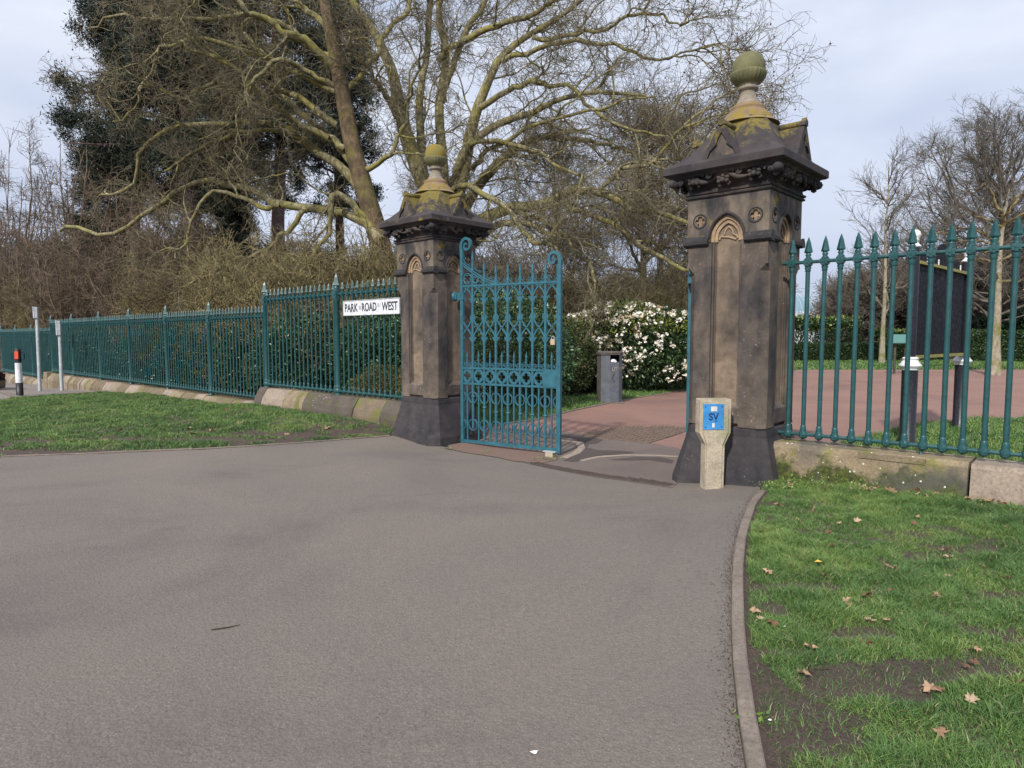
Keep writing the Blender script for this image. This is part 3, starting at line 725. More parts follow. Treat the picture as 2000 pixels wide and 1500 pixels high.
    for fn in FN:
        w0, zb, za = .215, 3.478, 3.865
        # solid gablet behind a raised frame
        V = [fn(-w0, zb, .612), fn(w0, zb, .612), fn(0, za, .60), fn(-w0, zb, .50), fn(w0, zb, .50), fn(0, za, .30)]
        gm.poly(V, [(0, 1, 2), (0, 2, 5, 3), (1, 4, 5, 2)])
        fr = [(-w0 - .012, zb), (0, za + .03), (w0 + .012, zb)]
        hole = [(-.165, zb + .02), (-.13, zb + .10), (-.075, zb + .145), (-.055, zb + .16), (-.05, zb + .205), (0, zb + .285), (.05, zb + .205), (.055, zb + .16), (.075, zb + .145), (.13, zb + .10), (.165, zb + .02)]
        gm.plate(fr[::-1], [hole], fn, .60, .640)
        gp_.poly([fn(-.17, zb + .012, .6165), fn(.17, zb + .012, .6165), fn(0, za - .07, .6165)], [(0, 1, 2)])
        gm.tube([fn(0, za - .005, .655), fn(0, za - .005, .30)], .034, 9)
        gm.poly([fn(-.05, za - .03, .598), fn(.05, za - .03, .598), fn(0, za + .055, .598), fn(-.05, za - .03, .650), fn(.05, za - .03, .650), fn(0, za + .055, .650)], [(3, 4, 5), (0, 2, 1), (0, 1, 4, 3), (1, 2, 5, 4), (2, 0, 3, 5)])
    gm.build('gablet', SR, rf, normals=True)
    gp_.build('gablet_panel', M['stone_frieze'], rf)
    m = MB()
    m.lathe([(.345, 3.955), (.30, 3.99), (.272, 4.02), (.266, 4.045), (.25, 4.05), (.235, 4.075), (.212, 4.085), (.205, 4.105), (.19, 4.11), (.198, 4.13), (.198, 4.15), (.18, 4.165), (.155, 4.18), (.14, 4.195)], n=28)
    fi = m.build('finial', M['stone_ring'], t)
    m = MB(); m.lathe([(.145, 4.19), (.12, 4.215), (.10, 4.25), (.086, 4.29), (.080, 4.33), (.084, 4.342), (.104, 4.35), (.112, 4.365), (.108, 4.38), (.09, 4.388), (.10, 4.40), (.108, 4.41)], n=24)
    m.build('finial_neck', M['stone_neck'], fi)
    m = MB(); m.lathe([(.10, 4.405), (.135, 4.425), (.165, 4.45), (.184, 4.48), (.194, 4.505), (.198, 4.528), (.194, 4.540), (.170, 4.541)], n=72, flute=26, fr=(4.42, 4.55))
    m.build('acorn_cup', M['stone_finial'], fi)
    m = MB(); m.lathe([(.168, 4.53), (.176, 4.56), (.174, 4.61), (.162, 4.665), (.138, 4.71), (.105, 4.737), (.06, 4.752), (.02, 4.757), (.0, 4.758)], n=32)
    m.build('acorn', M['stone_finial_gold'] if gold else M['stone_finial'], fi)
    return t
pillar(PR, -.35, 'tall sooty stone gate pillar beside the white concrete marker post', False)
pillL = pillar(PL, -.35, 'farther sooty stone gate pillar with golden lichen on its acorn', True)

# ------------------------------------------------------------------ railings
def spear(m, c, r, h, n=8):
    m.lathe([(.5 * r, 0), (1.0 * r, .03 * h), (1.12 * r, .10 * h), (.98 * r, .22 * h), (.55 * r, .68 * h), (.05 * r, h)], c, 4, smooth=False)

def bar_mesh(r, zb, zt, ztip, big=1.0, fine=True):
    """one upright: spear head, collars, cross block on the top rail, shaft, ball on the bottom rail"""
    m = MB(); k = (r / .024) ** .35; n = 8
    m.lathe([(r, zb), (r, zt)], (0, 0, 0), n)
    if fine:
        hs = min(.17, ztip - zt - .08)
        spear(m, (0, 0, ztip - hs), .040 * k ** .7 * big, hs)
        m.lathe([(.020 * k, zt + .03), (.032 * k, zt + .045), (.022 * k, zt + .06), (.033 * k, ztip - hs - .02), (.022 * k, ztip - hs), (.018 * k, ztip - hs + .01)], (0, 0, 0), n)
        m.box((0, 0, zt), (.036 * k, .036 * k, .030), 0); m.box((0, 0, zt), (.049 * k, .011, .011)); m.box((0, 0, zt), (.011, .046 * k, .013)); m.box((0, 0, zt), (.043 * k, .011, .040)); m.box((0, 0, zt), (.040 * k, .030 * k, .012), 0, 0, 1, .785); m.lathe([(.03 * k, zt - .045), (.04 * k, zt - .038), (.03 * k, zt - .03)], (0, 0, 0), n); m.lathe([(.03 * k, zt + .03), (.04 * k, zt + .038), (.03 * k, zt + .046)], (0, 0, 0), n); 
        m.lathe([(r, zt - .10), (.033 * k, zt - .09), (.026 * k, zt - .078), (.037 * k, zt - .062), (.028 * k, zt - .045), (.034 * k, zt - .036)], (0, 0, 0), n)
        m.lathe([(r, zb + .10), (.032 * k, zb + .085), (.028 * k, zb + .07), (.036 * k, zb + .055), (.030 * k, zb + .042), (.045 * k, zb + .02), (.047 * k, zb - .005), (.04 * k, zb - .03), (.02 * k, zb - .045), (.006, zb - .055)][::-1], (0, 0, 0), n)
        m.box((0, 0, zb + .005), (.05 * k, .012, .012)); m.box((0, 0, zb + .005), (.012, .05 * k, .012)); m.box((0, 0, zb + .005), (.047 * k, .013, .03))
    return m

def railing(label, a0, a1, zb, zt, ztip, r, rr, bars, posts, foot):
    t = thing('iron_railing', label, 'railing', (*fw(a0), 0), TH)
    # local y runs along the fence
    for z in (zb, zt):
        MB().tube([(0, 0, z), (0, a1 - a0, z)], rr, 10).build('rail', M['rail_green'], t)
    first = None; extra = MB(); tilt = random.Random(3)
    for i, a in enumerate(bars):
        if i < 100:
            if first is None: o = bar_mesh(r, zb, zt, ztip).build('bar', M['rail_green'], t); first = o
            else:
                o = first.copy(); COL.objects.link(o); o.parent = t
            o.location = (0, a - a0, tilt.uniform(-.003, .003)); o.rotation_euler = (tilt.gauss(0, .002), tilt.gauss(0, .002), tilt.gauss(0, .05))
        else:
            bm_ = bar_mesh(r, zb, zt, ztip)
            for v in bm_.v: v[:, 1] += a - a0
            for q in range(len(bm_.v)): extra.v.append(bm_.v[q]); extra.a.append(bm_.a[q])
            for q in range(len(bm_.f)): extra.f.append(bm_.f[q] + extra.n); extra.mi.append(0); extra.sm.append(bm_.sm[q])
            extra.n += bm_.n
    if extra.n: extra.build('bars', M['rail_green'], t, kind='stuff')
    pf = None
    for a, f0, tip in posts:
        m = MB(); R0 = .05
        m.lathe([(.075, f0), (.075, f0 + .02), (.052, f0 + .045), (.048, zb - .05), (.07, zb - .035), (.078, zb), (.07, zb + .04), (.058, zb + .06), (.066, zb + .075), (.054, zb + .10), (R0, zb + .13), (R0, zt - .14), (.062, zt - .12), (.056, zt - .1), (.07, zt - .08), (.06, zt - .06)], (0, 0, 0), 12)
        m.box((0, 0, zt), (.062, .062, .062)); m.box((0, 0, zt), (.075, .02, .02)); m.box((0, 0, zt), (.02, .075, .02))
        m.lathe([(.045, zt + .05), (.06, zt + .075), (.045, zt + .095), (.062, zt + .12), (.05, zt + .14), (.045, zt + .16)], (0, 0, 0), 12)
        spear(m, (0, 0, zt + .15), .072, tip - zt - .15, 10)
        o = m.build('post', M['rail_green'], t); o.location = (0, a - a0, 0)
    for a, f0 in foot:
        MB().lathe([(.03, f0), (.014, f0 + .02), (.014, zb)], (0, 0, 0), 8).build('foot', M['rail_green'], t).location = (0, a - a0, 0)
    return t
aR = -5.27
ra0, ra1 = aR - 3.6, aR - .455
railing('green iron railing with thick spear bars to the right of the near pillar', ra0, ra1, .555, 2.395, 2.66, .024, .019,
        [aR - .56 - .1605 * i for i in range(19)], [], [(aR - 1.83, .44)])
posts2 = [3.0, 5.92, 8.92, 11.83, 14.92, 17.97, 21.27, 24.25, 27.6, 30.7, 33.9]
def bars_between(p, q, n=17): return [p + (q - p) * (i + .5) / n for i in range(n)]
railing('green iron railing with the street nameplate on it, next to the far pillar', .47, 5.92, .53, 2.445, 2.68, .0175, .021,
        [.62 + .166 * i for i in range(14)] + bars_between(3.03, 5.9), [(3.0, .455, 2.86), (5.92, .455, 2.86)], [(1.45, .44), (4.4, .44)])
b2 = []
for i in range(1, 7): b2 += bars_between(posts2[i] + .05, posts2[i + 1] - .05)
railing('long green iron railing standing on the low part of the stone plinth behind the grass', 5.95, 24.25, .20, 2.08, 2.33, .0175, .021,
        b2, [(p, .10, 2.52) for p in posts2[2:8]], [])
b3 = []
for i in range(7, 10): b3 += bars_between(posts2[i] + .05, posts2[i + 1] - .05)
railing('lowest stretch of green iron railing at the far end behind the bollard', 24.3, 34.5, -.11, 1.77, 2.02, .0175, .021,
        b3, [(p, -.23, 2.2) for p in posts2[8:]], [])

# stone plinth walls
def plinth(label, a0, a1, ztop, zbot, stones, mats, prof, frm=None):
    """stones: lengths; prof: (b, dz) front profile measured down from the top"""
    m = MB(); a = a0; i = 0; rd = random.Random(int(abs(a0) * 10))
    while a < a1 - .02:
        ln = min(stones[i % len(stones)], a1 - a); e = a + ln; jt = rd.uniform(-.012, .012); jb = rd.uniform(-.012, .012)
        k = max(2, int(ln / .25)); V = []; npf = len(prof) + 2
        for s in np.linspace(a + .006, e - .006, k):
            rdj = 0.004
            for (b, dz) in prof:
                p = fw(s, b + jb + rd.uniform(-rdj, rdj)); z = max(zbot, ztop - dz + jt) if dz < .9 else zbot
                V.append((p[0], p[1], z + rd.uniform(-rdj, rdj)))
            p = fw(s, .2); V.append((p[0], p[1], ztop + jt)); V.append((p[0], p[1], zbot))
        F_ = [(q * npf + j, q * npf + (j + 1) % npf, (q + 1) * npf + (j + 1) % npf, (q + 1) * npf + j) for q in range(k - 1) for j in range(npf)]
        F_ += [tuple(range(npf)), tuple(range((k - 1) * npf, k * npf))]
        m.poly(V, F_, i % len(mats) if frm is None else frm[i % len(frm)]); a = e; i += 1
    return tag(m.build('plinth_wall', [M[x] for x in mats], normals=True), label, 'wall')
mats4 = ['plinth_stone', 'plinth_dark', 'plinth_brown', 'plinth_pink', 'plinth_mossy']
plinth('mossy low stone wall with white lichen under the near railing', aR - 2.25, aR - .45, .47, -.2, [2.3], mats4, [(-.26, 1), (-.24, .34), (-.20, .05), (-.16, 0)], [4])
plinth('pale tooled stone block of the low wall at the right edge', aR - 5, aR - 2.26, .475, -.2, [2.2], mats4, [(-.26, 1), (-.25, .34), (-.215, .04), (-.19, 0)], [3])
m = MB(); c = fw(aR - 1.62, -.192); m.box((c[0], c[1], .43), (.022, .29, .026), 0, TH); tag(m.build('stone_slip', M['plinth_stone'], normals=False), 'thin tile of stone bedded in the face of the mossy wall', 'stone')
plinth('row of sloping dark and mossy stone blocks under the nameplate railing', .5, 6.0, .46, -.1, [.75, .85, .95, .85, .8, .95], mats4, [(-.30, 1), (-.30, .32), (-.27, .20), (-.15, .02), (-.12, 0)], [1, 2, 1, 1, 0, 3])
plinth('long low run of tan stone plinth rising from the grass', 6.0, 24.25, .10, -.8, [.8, .55, .9, .7, .5, .85], mats4, [(-.30, 1), (-.30, .24), (-.27, .16), (-.15, .02), (-.12, 0)], [3, 2, 2, 0, 3, 2, 0])
plinth('farthest yellowish stretch of stone plinth beside the pavement', 24.25, 36, -.22, -1.1, [.8, .7, .9], mats4, [(-.30, 1), (-.30, .24), (-.27, .16), (-.15, .02), (-.12, 0)], [0, 2, 3])
m = MB(); c = fw(24.25, -.05); m.box((c[0], c[1], -.2), (.27, .32, .36), 0, TH, .88); tag(m.build('plinth_block', M['plinth_stone'], normals=True), 'large yellow stepped end block between the two far plinth levels', 'stone')

# street nameplate
def fence_pt(X, Y, b):
    q = PL + b * W; n = np.array([-U[1], U[0]]); r = ray(X, Y); tt = (q @ n) / (r[:2] @ n); P = r * tt; return float((P[:2] - q) @ U), float(P[2] + EYE)
a_r, zt_r = fence_pt(781, 583, -.06); _, zb_r = fence_pt(781, 613, -.06); a_l, zt_l = fence_pt(671, 586, -.06); _, zb_l = fence_pt(671, 617, -.06)
np_z0, np_z1 = (zb_r + zb_l) / 2, (zt_r + zt_l) / 2; np_w = a_l - a_r; np_h = np_z1 - np_z0
t = thing('street_nameplate', 'white street nameplate reading PARK ROAD WEST fixed to the green railing', 'sign', (*fw((a_l + a_r) / 2, -.06), (np_z0 + np_z1) / 2), TH)
m = MB(); m.box((0, 0, 0), (.006, np_w / 2, np_h / 2)); m.build('plate', M['sign_white'], t)
m = MB()
for s in (-1, 1):
    m.box((-.001, 0, s * (np_h / 2 - .005)), (.013, np_w / 2 + .004, .006)); m.box((-.001, s * (np_w / 2 - .001), 0), (.013, .005, np_h / 2 - .012))
m.build('rim', M['galv'], t)
fs = np_h * .74
for wd_, y, in (('PARK', .352), ('ROAD', .02), ('WEST', -.335)):
    text(wd_, fs, M['letter_black'], t, (-.0075, y * np_w, -.004), (PI / 2, 0, -PI / 2), 'lettering', .0015, 1.0).scale = (np_w * .255 / {'PARK': 2.52, 'ROAD': 2.72, 'WEST': 2.55}[wd_] / fs, 1, 1)
m = MB()
for y, z, w_ in ((.188, .0, .045), (-.142, .05, .028), (-.175, .05, .010)): m.box((-.0075, y * np_w, z * np_h * 2), (.0012, w_ * np_w / 2, np_h * .13))
m.build('worn_mark', M['letter_worn'], t)

# ------------------------------------------------------------------ gate leaves
def spiral(cx, cz, r0, r1, a0, a1, n=22):
    return [(cx + (r0 + (r1 - r0) * k / n) * math.cos(a0 + (a1 - a0) * k / n), cz + (r0 + (r1 - r0) * k / n) * math.sin(a0 + (a1 - a0) * k / n)) for k in range(n + 1)]

def flat(m, pts, w, d, mi=0, y=0.0):
    """flat bar following a path in the gate plane, w wide in the plane, d deep across it"""
    P = np.array(pts, float); T = np.gradient(P, axis=0); T /= np.linalg.norm(T, axis=1, keepdims=True) + 1e-9; Nn = np.c_[-T[:, 1], T[:, 0]]
    ww = np.full(len(P), w) if np.isscalar(w) else np.array(w)
    A = P + Nn * ww[:, None] / 2; B = P - Nn * ww[:, None] / 2; V = []
    for a, b in zip(A, B): V += [(a[0], y - d / 2, a[1]), (b[0], y - d / 2, b[1]), (b[0], y + d / 2, b[1]), (a[0], y + d / 2, a[1])]
    k = len(P); F_ = [(i * 4 + j, i * 4 + (j + 1) % 4, (i + 1) * 4 + (j + 1) % 4, (i + 1) * 4 + j) for i in range(k - 1) for j in range(4)] + [(0, 1, 2, 3), (4 * k - 4, 4 * k - 3, 4 * k - 2, 4 * k - 1)]
    m.poly(V, F_); return m

def gate(label, loc, rz, z_off, full=True, ball=True):
    t = thing('gate_leaf', label, 'gate', (loc[0], loc[1], z_off), rz)
    MG = M['gate_blue']; Wd = 1.76; dx = .2205; bars = [.205 + dx * i for i in range(7)]
    # stiles
    m = MB(); m.box((0, 0, 1.42), (.026, .026, 1.56)); 
    flat(m, [(0, 2.95), (-.012, 3.05), (.0, 3.11), (.03, 3.155), (.08, 3.18), (.13, 3.165), (.165, 3.12), (.168, 3.065), (.145, 3.015), (.10, 2.995), (.062, 3.012), (.048, 3.05), (.06, 3.085), (.09, 3.095)], [.05, .05, .05, .05, .045, .04, .04, .04, .036, .034, .03, .03, .034, .04], .05)
    m.build('hinge_stile', MG, t, normals=True)
    m = MB(); m.box((Wd, 0, 1.28), (.034, .028, 1.40))
    flat(m, [(Wd + .008, 2.66), (Wd + .012, 2.74), (Wd + .0, 2.80), (Wd - .035, 2.845), (Wd - .09, 2.86), (Wd - .14, 2.84), (Wd - .17, 2.79), (Wd - .165, 2.73), (Wd - .13, 2.69), (Wd - .085, 2.70), (Wd - .07, 2.735), (Wd - .088, 2.765), (Wd - .115, 2.765)], [.05, .05, .05, .048, .045, .042, .04, .04, .036, .032, .03, .034, .04], .055)
    m.build('latch_stile', MG, t, normals=True)
    for z, h in ((2.425, .016), (1.115, .016), (.865, .016), (-.075, .024)):
        MB().box((Wd / 2, 0, z), (Wd / 2 - .02, .019, h)).build('cross_rail', MG, t)
    # main bars with spear tops
    first = None
    for i, x in enumerate(bars):
        if first is None:
            m = MB(); m.box((0, 0, 1.17), (.017, .013, 1.26)); m.box((0, 0, 2.53), (.0165, .008, .09)); m.lathe([(.020, 2.60), (.022, 2.63), (.016, 2.68), (.003, 2.745)], (0, 0, 0), 4, rot=PI / 4, smooth=False)
            m.box((0, 0, 2.44), (.024, .016, .02)); m.ball((0, 0, .43), .026, 8, 0, (1.6, 1, .8))
            o = m.build('bar', MG, t); first = o
        else: o = first.copy(); COL.objects.link(o); o.parent = t
        o.location = (x, 0, 0 if i > 1 else (.23 if i == 0 else .06))
        if i < 2: o.scale = (1, 1, 1)
    first = None
    for i in range(8):
        x = .095 + dx * i
        if first is None:
            m = MB(); m.box((0, 0, .40), (.012, .009, .465)); m.lathe([(.015, 1.13), (.017, 1.22), (.014, 1.27), (.018, 1.30), (.013, 1.34), (.002, 1.395)], (0, 0, 0), 4, rot=PI / 4, smooth=False)
            first = o = m.build('spike_bar', MG, t)
        else: o = first.copy(); COL.objects.link(o); o.parent = t
        o.location = (x, 0, 0)
    # tracery: interlaced pointed arches, cusps and crossing ogees
    cols = [-.015] + bars + [Wd - .01]
    for i in range(8):
        m = MB()
        x0, x1 = cols[i], cols[i + 1]; w = x1 - x0; xc = (x0 + x1) / 2
        for s, xs in ((1, x0), (-1, x1)):
            # sweeping arch from the bar at z 2.16 up across the bay to the top rail
            flat(m, [(xs + s * .008, 2.17), (xs + s * .012, 2.235), (xs + s * w * .22, 2.315), (xs + s * w * .5, 2.385), (xs + s * w * .86, 2.415)], [.022, .022, .020, .020, .024], .022)
            # cusp leaf under it
            flat(m, [(xs + s * .012, 2.155), (xs + s * .030, 2.205), (xs + s * .062, 2.225), (xs + s * .068, 2.19)], [.034, .036, .022, .006], .018)
            # crossing ogee pair in the middle band
            flat(m, [(xs + s * .010, 1.93), (xs + s * .028, 1.865), (xs + s * w * .36, 1.79), (xs + s * w * .5, 1.755), (xs + s * w * .64, 1.72), (xs + s * (w - .028), 1.65), (xs + s * (w - .010), 1.575)], [.024, .024, .02, .018, .02, .024, .024], .020)
            flat(m, [(xs + s * .012, 1.965), (xs + s * .034, 1.925), (xs + s * .05, 1.885), (xs + s * .052, 1.91)], [.03, .034, .014, .004], .018)
            flat(m, [(xs + s * .012, 1.545), (xs + s * .034, 1.585), (xs + s * .058, 1.605), (xs + s * .064, 1.585)], [.03, .036, .018, .004], .018)
            # scroll pair on the middle rail
            flat(m, spiral(xs + s * .040, 1.178, .026, .008, PI / 2 if s > 0 else PI / 2, PI / 2 - s * 5.2, 16), .009, .014)
            flat(m, [(xs + s * .006, 1.14), (xs + s * .016, 1.19), (xs + s * .040, 1.206)], .009, .014)
            flat(m, [(xs + s * .020, 1.135), (xs + s * .05, 1.145), (xs + s * .078, 1.165), (xs + s * .084, 1.20)], .009, .014)
        if i >= 2 or not full:
            for s, xs in ((1, x0), (-1, x1)):
                flat(m, spiral(xs + s * .048, 2.492, .030, .008, PI / 2, PI / 2 - s * 5.4, 16), .009, .014)
                flat(m, [(xs + s * .012, 2.56), (xs + s * .02, 2.50), (xs + s * .05, 2.455), (xs + s * .09, 2.452)], .010, .014)
        m.build('tracery', MG, t, normals=True)
    # quatrefoil rings
    for i in range(7):
        x = cols[i] + (cols[i + 1] - cols[i]) / 2; m = MB()
        circ = [(.092 * math.cos(a), .092 * 1.18 * math.sin(a)) for a in np.linspace(0, 2 * PI, 29)[:-1]]
        m.plate([(a, b) for a, b in circ], [[(u * 1.0, v * 1.15) for u, v in quatrefoil(0, 0, .066, 7)]], lambda u, v, d: (x + u, d, .99 + v), -.011, .011)
        m.tube([(x + .088 * math.cos(a), 0, .99 + .103 * math.sin(a)) for a in np.linspace(0, 2 * PI, 25)], .012, 6, cap=False)
        m.build('quatrefoil', MG, t, normals=True)
    # rings round the bars
    for z in (.645, .20):
        for i in range(9):
            x = ([-.015 + 0] + bars + [Wd - .005])[i]; a0, a1 = (0, 2 * PI) if 0 < i < 8 else ((-PI / 2, PI / 2) if i == 0 else (PI / 2, 3 * PI / 2))
            m = MB(); flat(m, [(x + .082 * math.cos(a), z + .088 * math.sin(a)) for a in np.linspace(a0, a1, 25)], .012, .030); m.build('ring', MG, t, normals=True)
    m = MB(); m.box(((1.495 + 1.73) / 2, 0, .99), (.117, .024, .124)); m.build('lock_plate', MG, t)
    m = MB(); m.box((bars[4], 0, 1.905), (.045, .022, .03), 0, 0, .7); m.box((bars[4] , 0, 2.265), (.05, .02, .012)); m.build('lock_bracket', MG, t)
    if full:
        # sweeping brace with circles at the hinge corner
        m = MB()
        for o_ in (0, .035): flat(m, [(.0, 2.80 - o_), (.10, 2.735 - o_), (.20, 2.665 - o_), (.30, 2.605 - o_), (.42, 2.54 - o_), (.55, 2.488 - o_), (.70, 2.45 - o_ * .3)], .018, .026)
        for cx, cz, r in ((.105, 2.538, .078), (.268, 2.516, .055)):
            m.tube([(cx + r * math.cos(a), 0, cz + r * 1.05 * math.sin(a)) for a in np.linspace(0, 2 * PI, 25)], .010, 6, cap=False)
            for q_ in range(4):
                a = PI / 2 * q_ + PI / 4; ox, oz = cx + r * .48 * math.cos(a), cz + r * .48 * math.sin(a)
                m.tube([(ox + r * .42 * math.cos(b), 0, oz + r * .42 * math.sin(b)) for b in np.linspace(a - 2.1, a + 2.1, 14)], .007, 5)
        for cx, cz, r, s in ((.055, 2.87, .035, 1), (.155, 2.765, .03, -1), (.26, 2.70, .028, 1), (.35, 2.655, .03, -1), (.475, 2.585, .032, 1), (.56, 2.545, .03, -1)):
            flat(m, spiral(cx, cz, r, .006, PI if s > 0 else 0, (PI if s > 0 else 0) + s * 5.4, 18), .009, .014)
        flat(m, [(.02, 2.86), (.06, 2.80), (.12, 2.76), (.17, 2.735)], .010, .014); flat(m, [(.23, 2.69), (.28, 2.665), (.36, 2.625)], .010, .014); flat(m, [(.44, 2.57), (.5, 2.54), (.58, 2.51)], .010, .014)
        flat(m, [(.335, 2.50), (.38, 2.46), (.50, 2.455)], .010, .014)
        m.build('brace_scrollwork', MG, t, normals=True)
        m = MB(); m.box((-.06, 0, 2.265), (.10, .03, .055)); m.box((-.03, 0, 2.265), (.045, .034, .06)); m.ball((-.15, -.0, 2.265), .075 if ball else .01, 10, 0, (.5, 1, 1.1)); m.lathe([(.02, -.045), (.02, .045)], (-.1, -.035, 2.265), 8)
        m.build('hinge_strap', MG, t)
        m = MB(); m.lathe([(.05, -.16), (.045, -.13), (.03, -.11)], (0, 0, 0), 10); m.build('pivot', MG, t)
    m = MB()
    for z in (2.55, 2.28, 1.95, 1.6, 1.0, .5): m.ball((Wd + .02, -.029, z), .010, 6)
    m.build('rivet', MG, t)
    return t
hg = np.array([-.80, 10.77]); frp = np.array([.69, 9.85]); dg = (frp - hg) / np.linalg.norm(frp - hg)
gate('teal wrought iron gate leaf with tracery standing ajar by the far pillar', hg, math.atan2(dg[1], dg[0]), -.01)
gate('teal gate leaf swung fully open, seen edge on behind the near pillar', (2.165, 8.12), math.atan2(.963, .272), .03, True, False)
# chain and padlock
gx = lambda s, z, off=0: (hg[0] + dg[0] * s - dg[1] * -off, hg[1] + dg[1] * s + dg[0] * off, z)
m = MB()
for k in range(9):
    c = gx(1.648 - .004 * k, 1.79 - .019 * k, -.03); m.tube([(c[0] + (.008 if k % 2 else .003) * math.cos(a), c[1] + (.003 if k % 2 else .008) * math.cos(a), c[2] + .013 * math.sin(a)) for a in np.linspace(0, 2 * PI, 9)], .0035, 5, cap=False)
ch_ = tag(m.build('chain', M['rust']), 'short rusty chain holding the padlock on the gate', 'chain')
pc = gx(1.625, 1.53, -.045)
t = thing('padlock', 'brass padlock hanging from a rusty chain on the teal gate', 'padlock', pc, math.atan2(dg[1], dg[0]))
MB().box((0, 0, 0), (.036, .014, .042), 0, 0, .93).build('body', M['brass'], t)
MB().tube([(-.022, 0, .04), (-.022, 0, .065), (-.012, 0, .083), (.012, 0, .083), (.022, 0, .065), (.022, 0, .04)], .0055, 6).build('shackle', M['galv'], t)
# gate stop
c = gp(1075, 893)
t = thing('gate_stop', 'small metal gate stop block under the free end of the gate', 'gate stop', (c[0], c[1], c[2]), math.atan2(dg[1], dg[0]))
MB().box((0, 0, .035), (.06, .05, .04)).build('block', M['concrete'], t); MB().box((-.01, 0, .083), (.10, .035, .007)).build('top_plate', M['galv'], t)

# ------------------------------------------------------------------ SV marker post
c = gp(1393, 953); c = np.array([c[0], c[1], c[2] - .0])
sv_d = c[1]; top = at(1396, 779, sv_d)[2] - c[2]; wn = (1427 - 1365) / FPX * sv_d; ws = (1413 - 1375) / FPX * sv_d
t = thing('marker_post', 'white concrete marker post with blue SV plate in front of the pillar', 'marker post', c, R_(4))
m = MB(); hn = wn / 2; hs_ = ws / 2; zk = at(1396, 868, sv_d)[2] - c[2]; zk2 = at(1396, 845, sv_d)[2] - c[2]
m.plate([(-hs_, -.1), (hs_, -.1), (hs_ * 1.04, zk), (hn, zk2), (hn, top - .005), (hn - .01, top), (-hn + .012, top), (-hn, top - .01), (-hn, zk2), (-hs_, zk)], [], lambda u, v, d: (u, d, v), .115, -.02)
m.plate([(-hs_ + .0, -.1), (hs_ - .035, -.1), (hs_ - .03, zk), (hn - .035, zk2 + .01), (hn - .035, top - .03), (-hn + .03, top - .03), (-hn + .03, zk2 + .01), (-hs_ + .012, zk)], [], lambda u, v, d: (u, d, v), -.0195, -.042)
m.build('post', M['concrete'], t, normals=True)
pz = (at(1390, 813, sv_d)[2]) - c[2]; pw = (1411 - 1369) / 2 / FPX * sv_d * .97; phh = (838 - 788) / 2 / FPX * sv_d
MB().box((-.03, -.046, pz), (pw, .003, phh)).build('plate', M['plate_blue'], t)
for nmz, dz, hw, hh in (('sticker', phh * .62, .30, .19), ('sticker', -phh * .66, .12, .17)):
    MB().box((-.03 + (pw * .02 if dz > 0 else -pw * .02), -.0505, pz + dz), (pw * hw, .0008, phh * hh)).build(nmz, M['sticker'], t)
text('SV', phh * .78, M['letter_navy'], t, (-.03, -.0505, pz - phh * .02), (PI / 2, 0, 0), 'lettering', .001, .95)
m = MB(); m.box((-.03 + pw * .22, -.0503, pz - phh * .37), (pw * .16, .0008, .0022))
m.build('underline', M['letter_navy'], t)
m = MB()
for sx in (-1, 1):
    for sz in (-1, 1): m.ball((-.03 + sx * pw * .8, -.05, pz + sz * phh * .8), .007, 6)
m.build('screw', M['letter_navy'], t)

# ------------------------------------------------------------------ litter bin
c = gp(1190, 786); c = np.array([c[0], c[1], c[2]]); bd = c[1]; bh = at(1190, 686, bd)[2] - c[2]; br = 47 / 2 / FPX * bd
t = thing('litter_bin', 'grey octagonal litter bin with a white bag showing in its opening', 'litter bin', c, R_(-28))
m = MB(); zc = .93 * bh
def octo(r, n=8): return [(r * math.cos(2 * PI * (i + .5) / n), r * math.sin(2 * PI * (i + .5) / n)) for i in range(n)]
o8 = octo(br * 1.04); z1, z2 = .80 * bh, .92 * bh
sides = []
for i in range(8):
    a, b = o8[i], o8[(i + 1) % 8]; am = math.atan2((a[1] + b[1]) / 2, (a[0] + b[0]) / 2); mi = 1 if abs(am + 3 * PI / 4) < .2 else 0
    openf = abs(am + PI / 4) < .2
    m.poly([(a[0], a[1], .03), (b[0], b[1], .03), (b[0], b[1], z1 if openf else zc), (a[0], a[1], z1 if openf else zc)], [(0, 1, 2, 3)], mi)
m.build('body', [M['bin_grey'], M['bin_side']], t)
MB().lathe([(br * .85, -.05), (br * .85, .05 * bh), (br * .9, .05 * bh)], n=8, rot=PI / 8, smooth=False).build('foot', M['bin_side'], t)
MB().lathe([(br * .93, .5 * bh), (br * .93, .5 * bh + .01)], n=8, rot=PI / 8, smooth=False).build('liner', M['dark_hole'], t)
MB().lathe([(br * 1.04, zc), (br * 1.13, zc + .01), (br * 1.13, zc + .035), (br * 1.08, zc + .045), (br * 1.13, zc + .055), (br * 1.13, bh - .03), (br * .95, bh), (.0, bh + .01)], n=8, rot=PI / 8, smooth=False).build('lid', M['bin_side'], t)
MB().ball((br * .45, -br * .5, z1), .085, 9, 0, (1.3, 1, .8)).ball((br * .58, -br * .62, z1 + .02), .05, 7).build('bag', M['paper'], t)
fc = [-PI / 4 + PI * 0]
fa = -PI / 4; rr_ = br * 1.04 * math.cos(PI / 8) + .004
text('LIT', .13, M['gilt'], t, (rr_ * math.cos(fa), rr_ * math.sin(fa), .66 * bh), (PI / 2, 0, fa + PI / 2), 'lettering', .001, .8)
fa2 = 0; text('TER', .13, M['gilt'], t, (rr_ * math.cos(fa2), rr_ * math.sin(fa2), .66 * bh), (PI / 2, 0, fa2 + PI / 2), 'lettering', .001, .8)
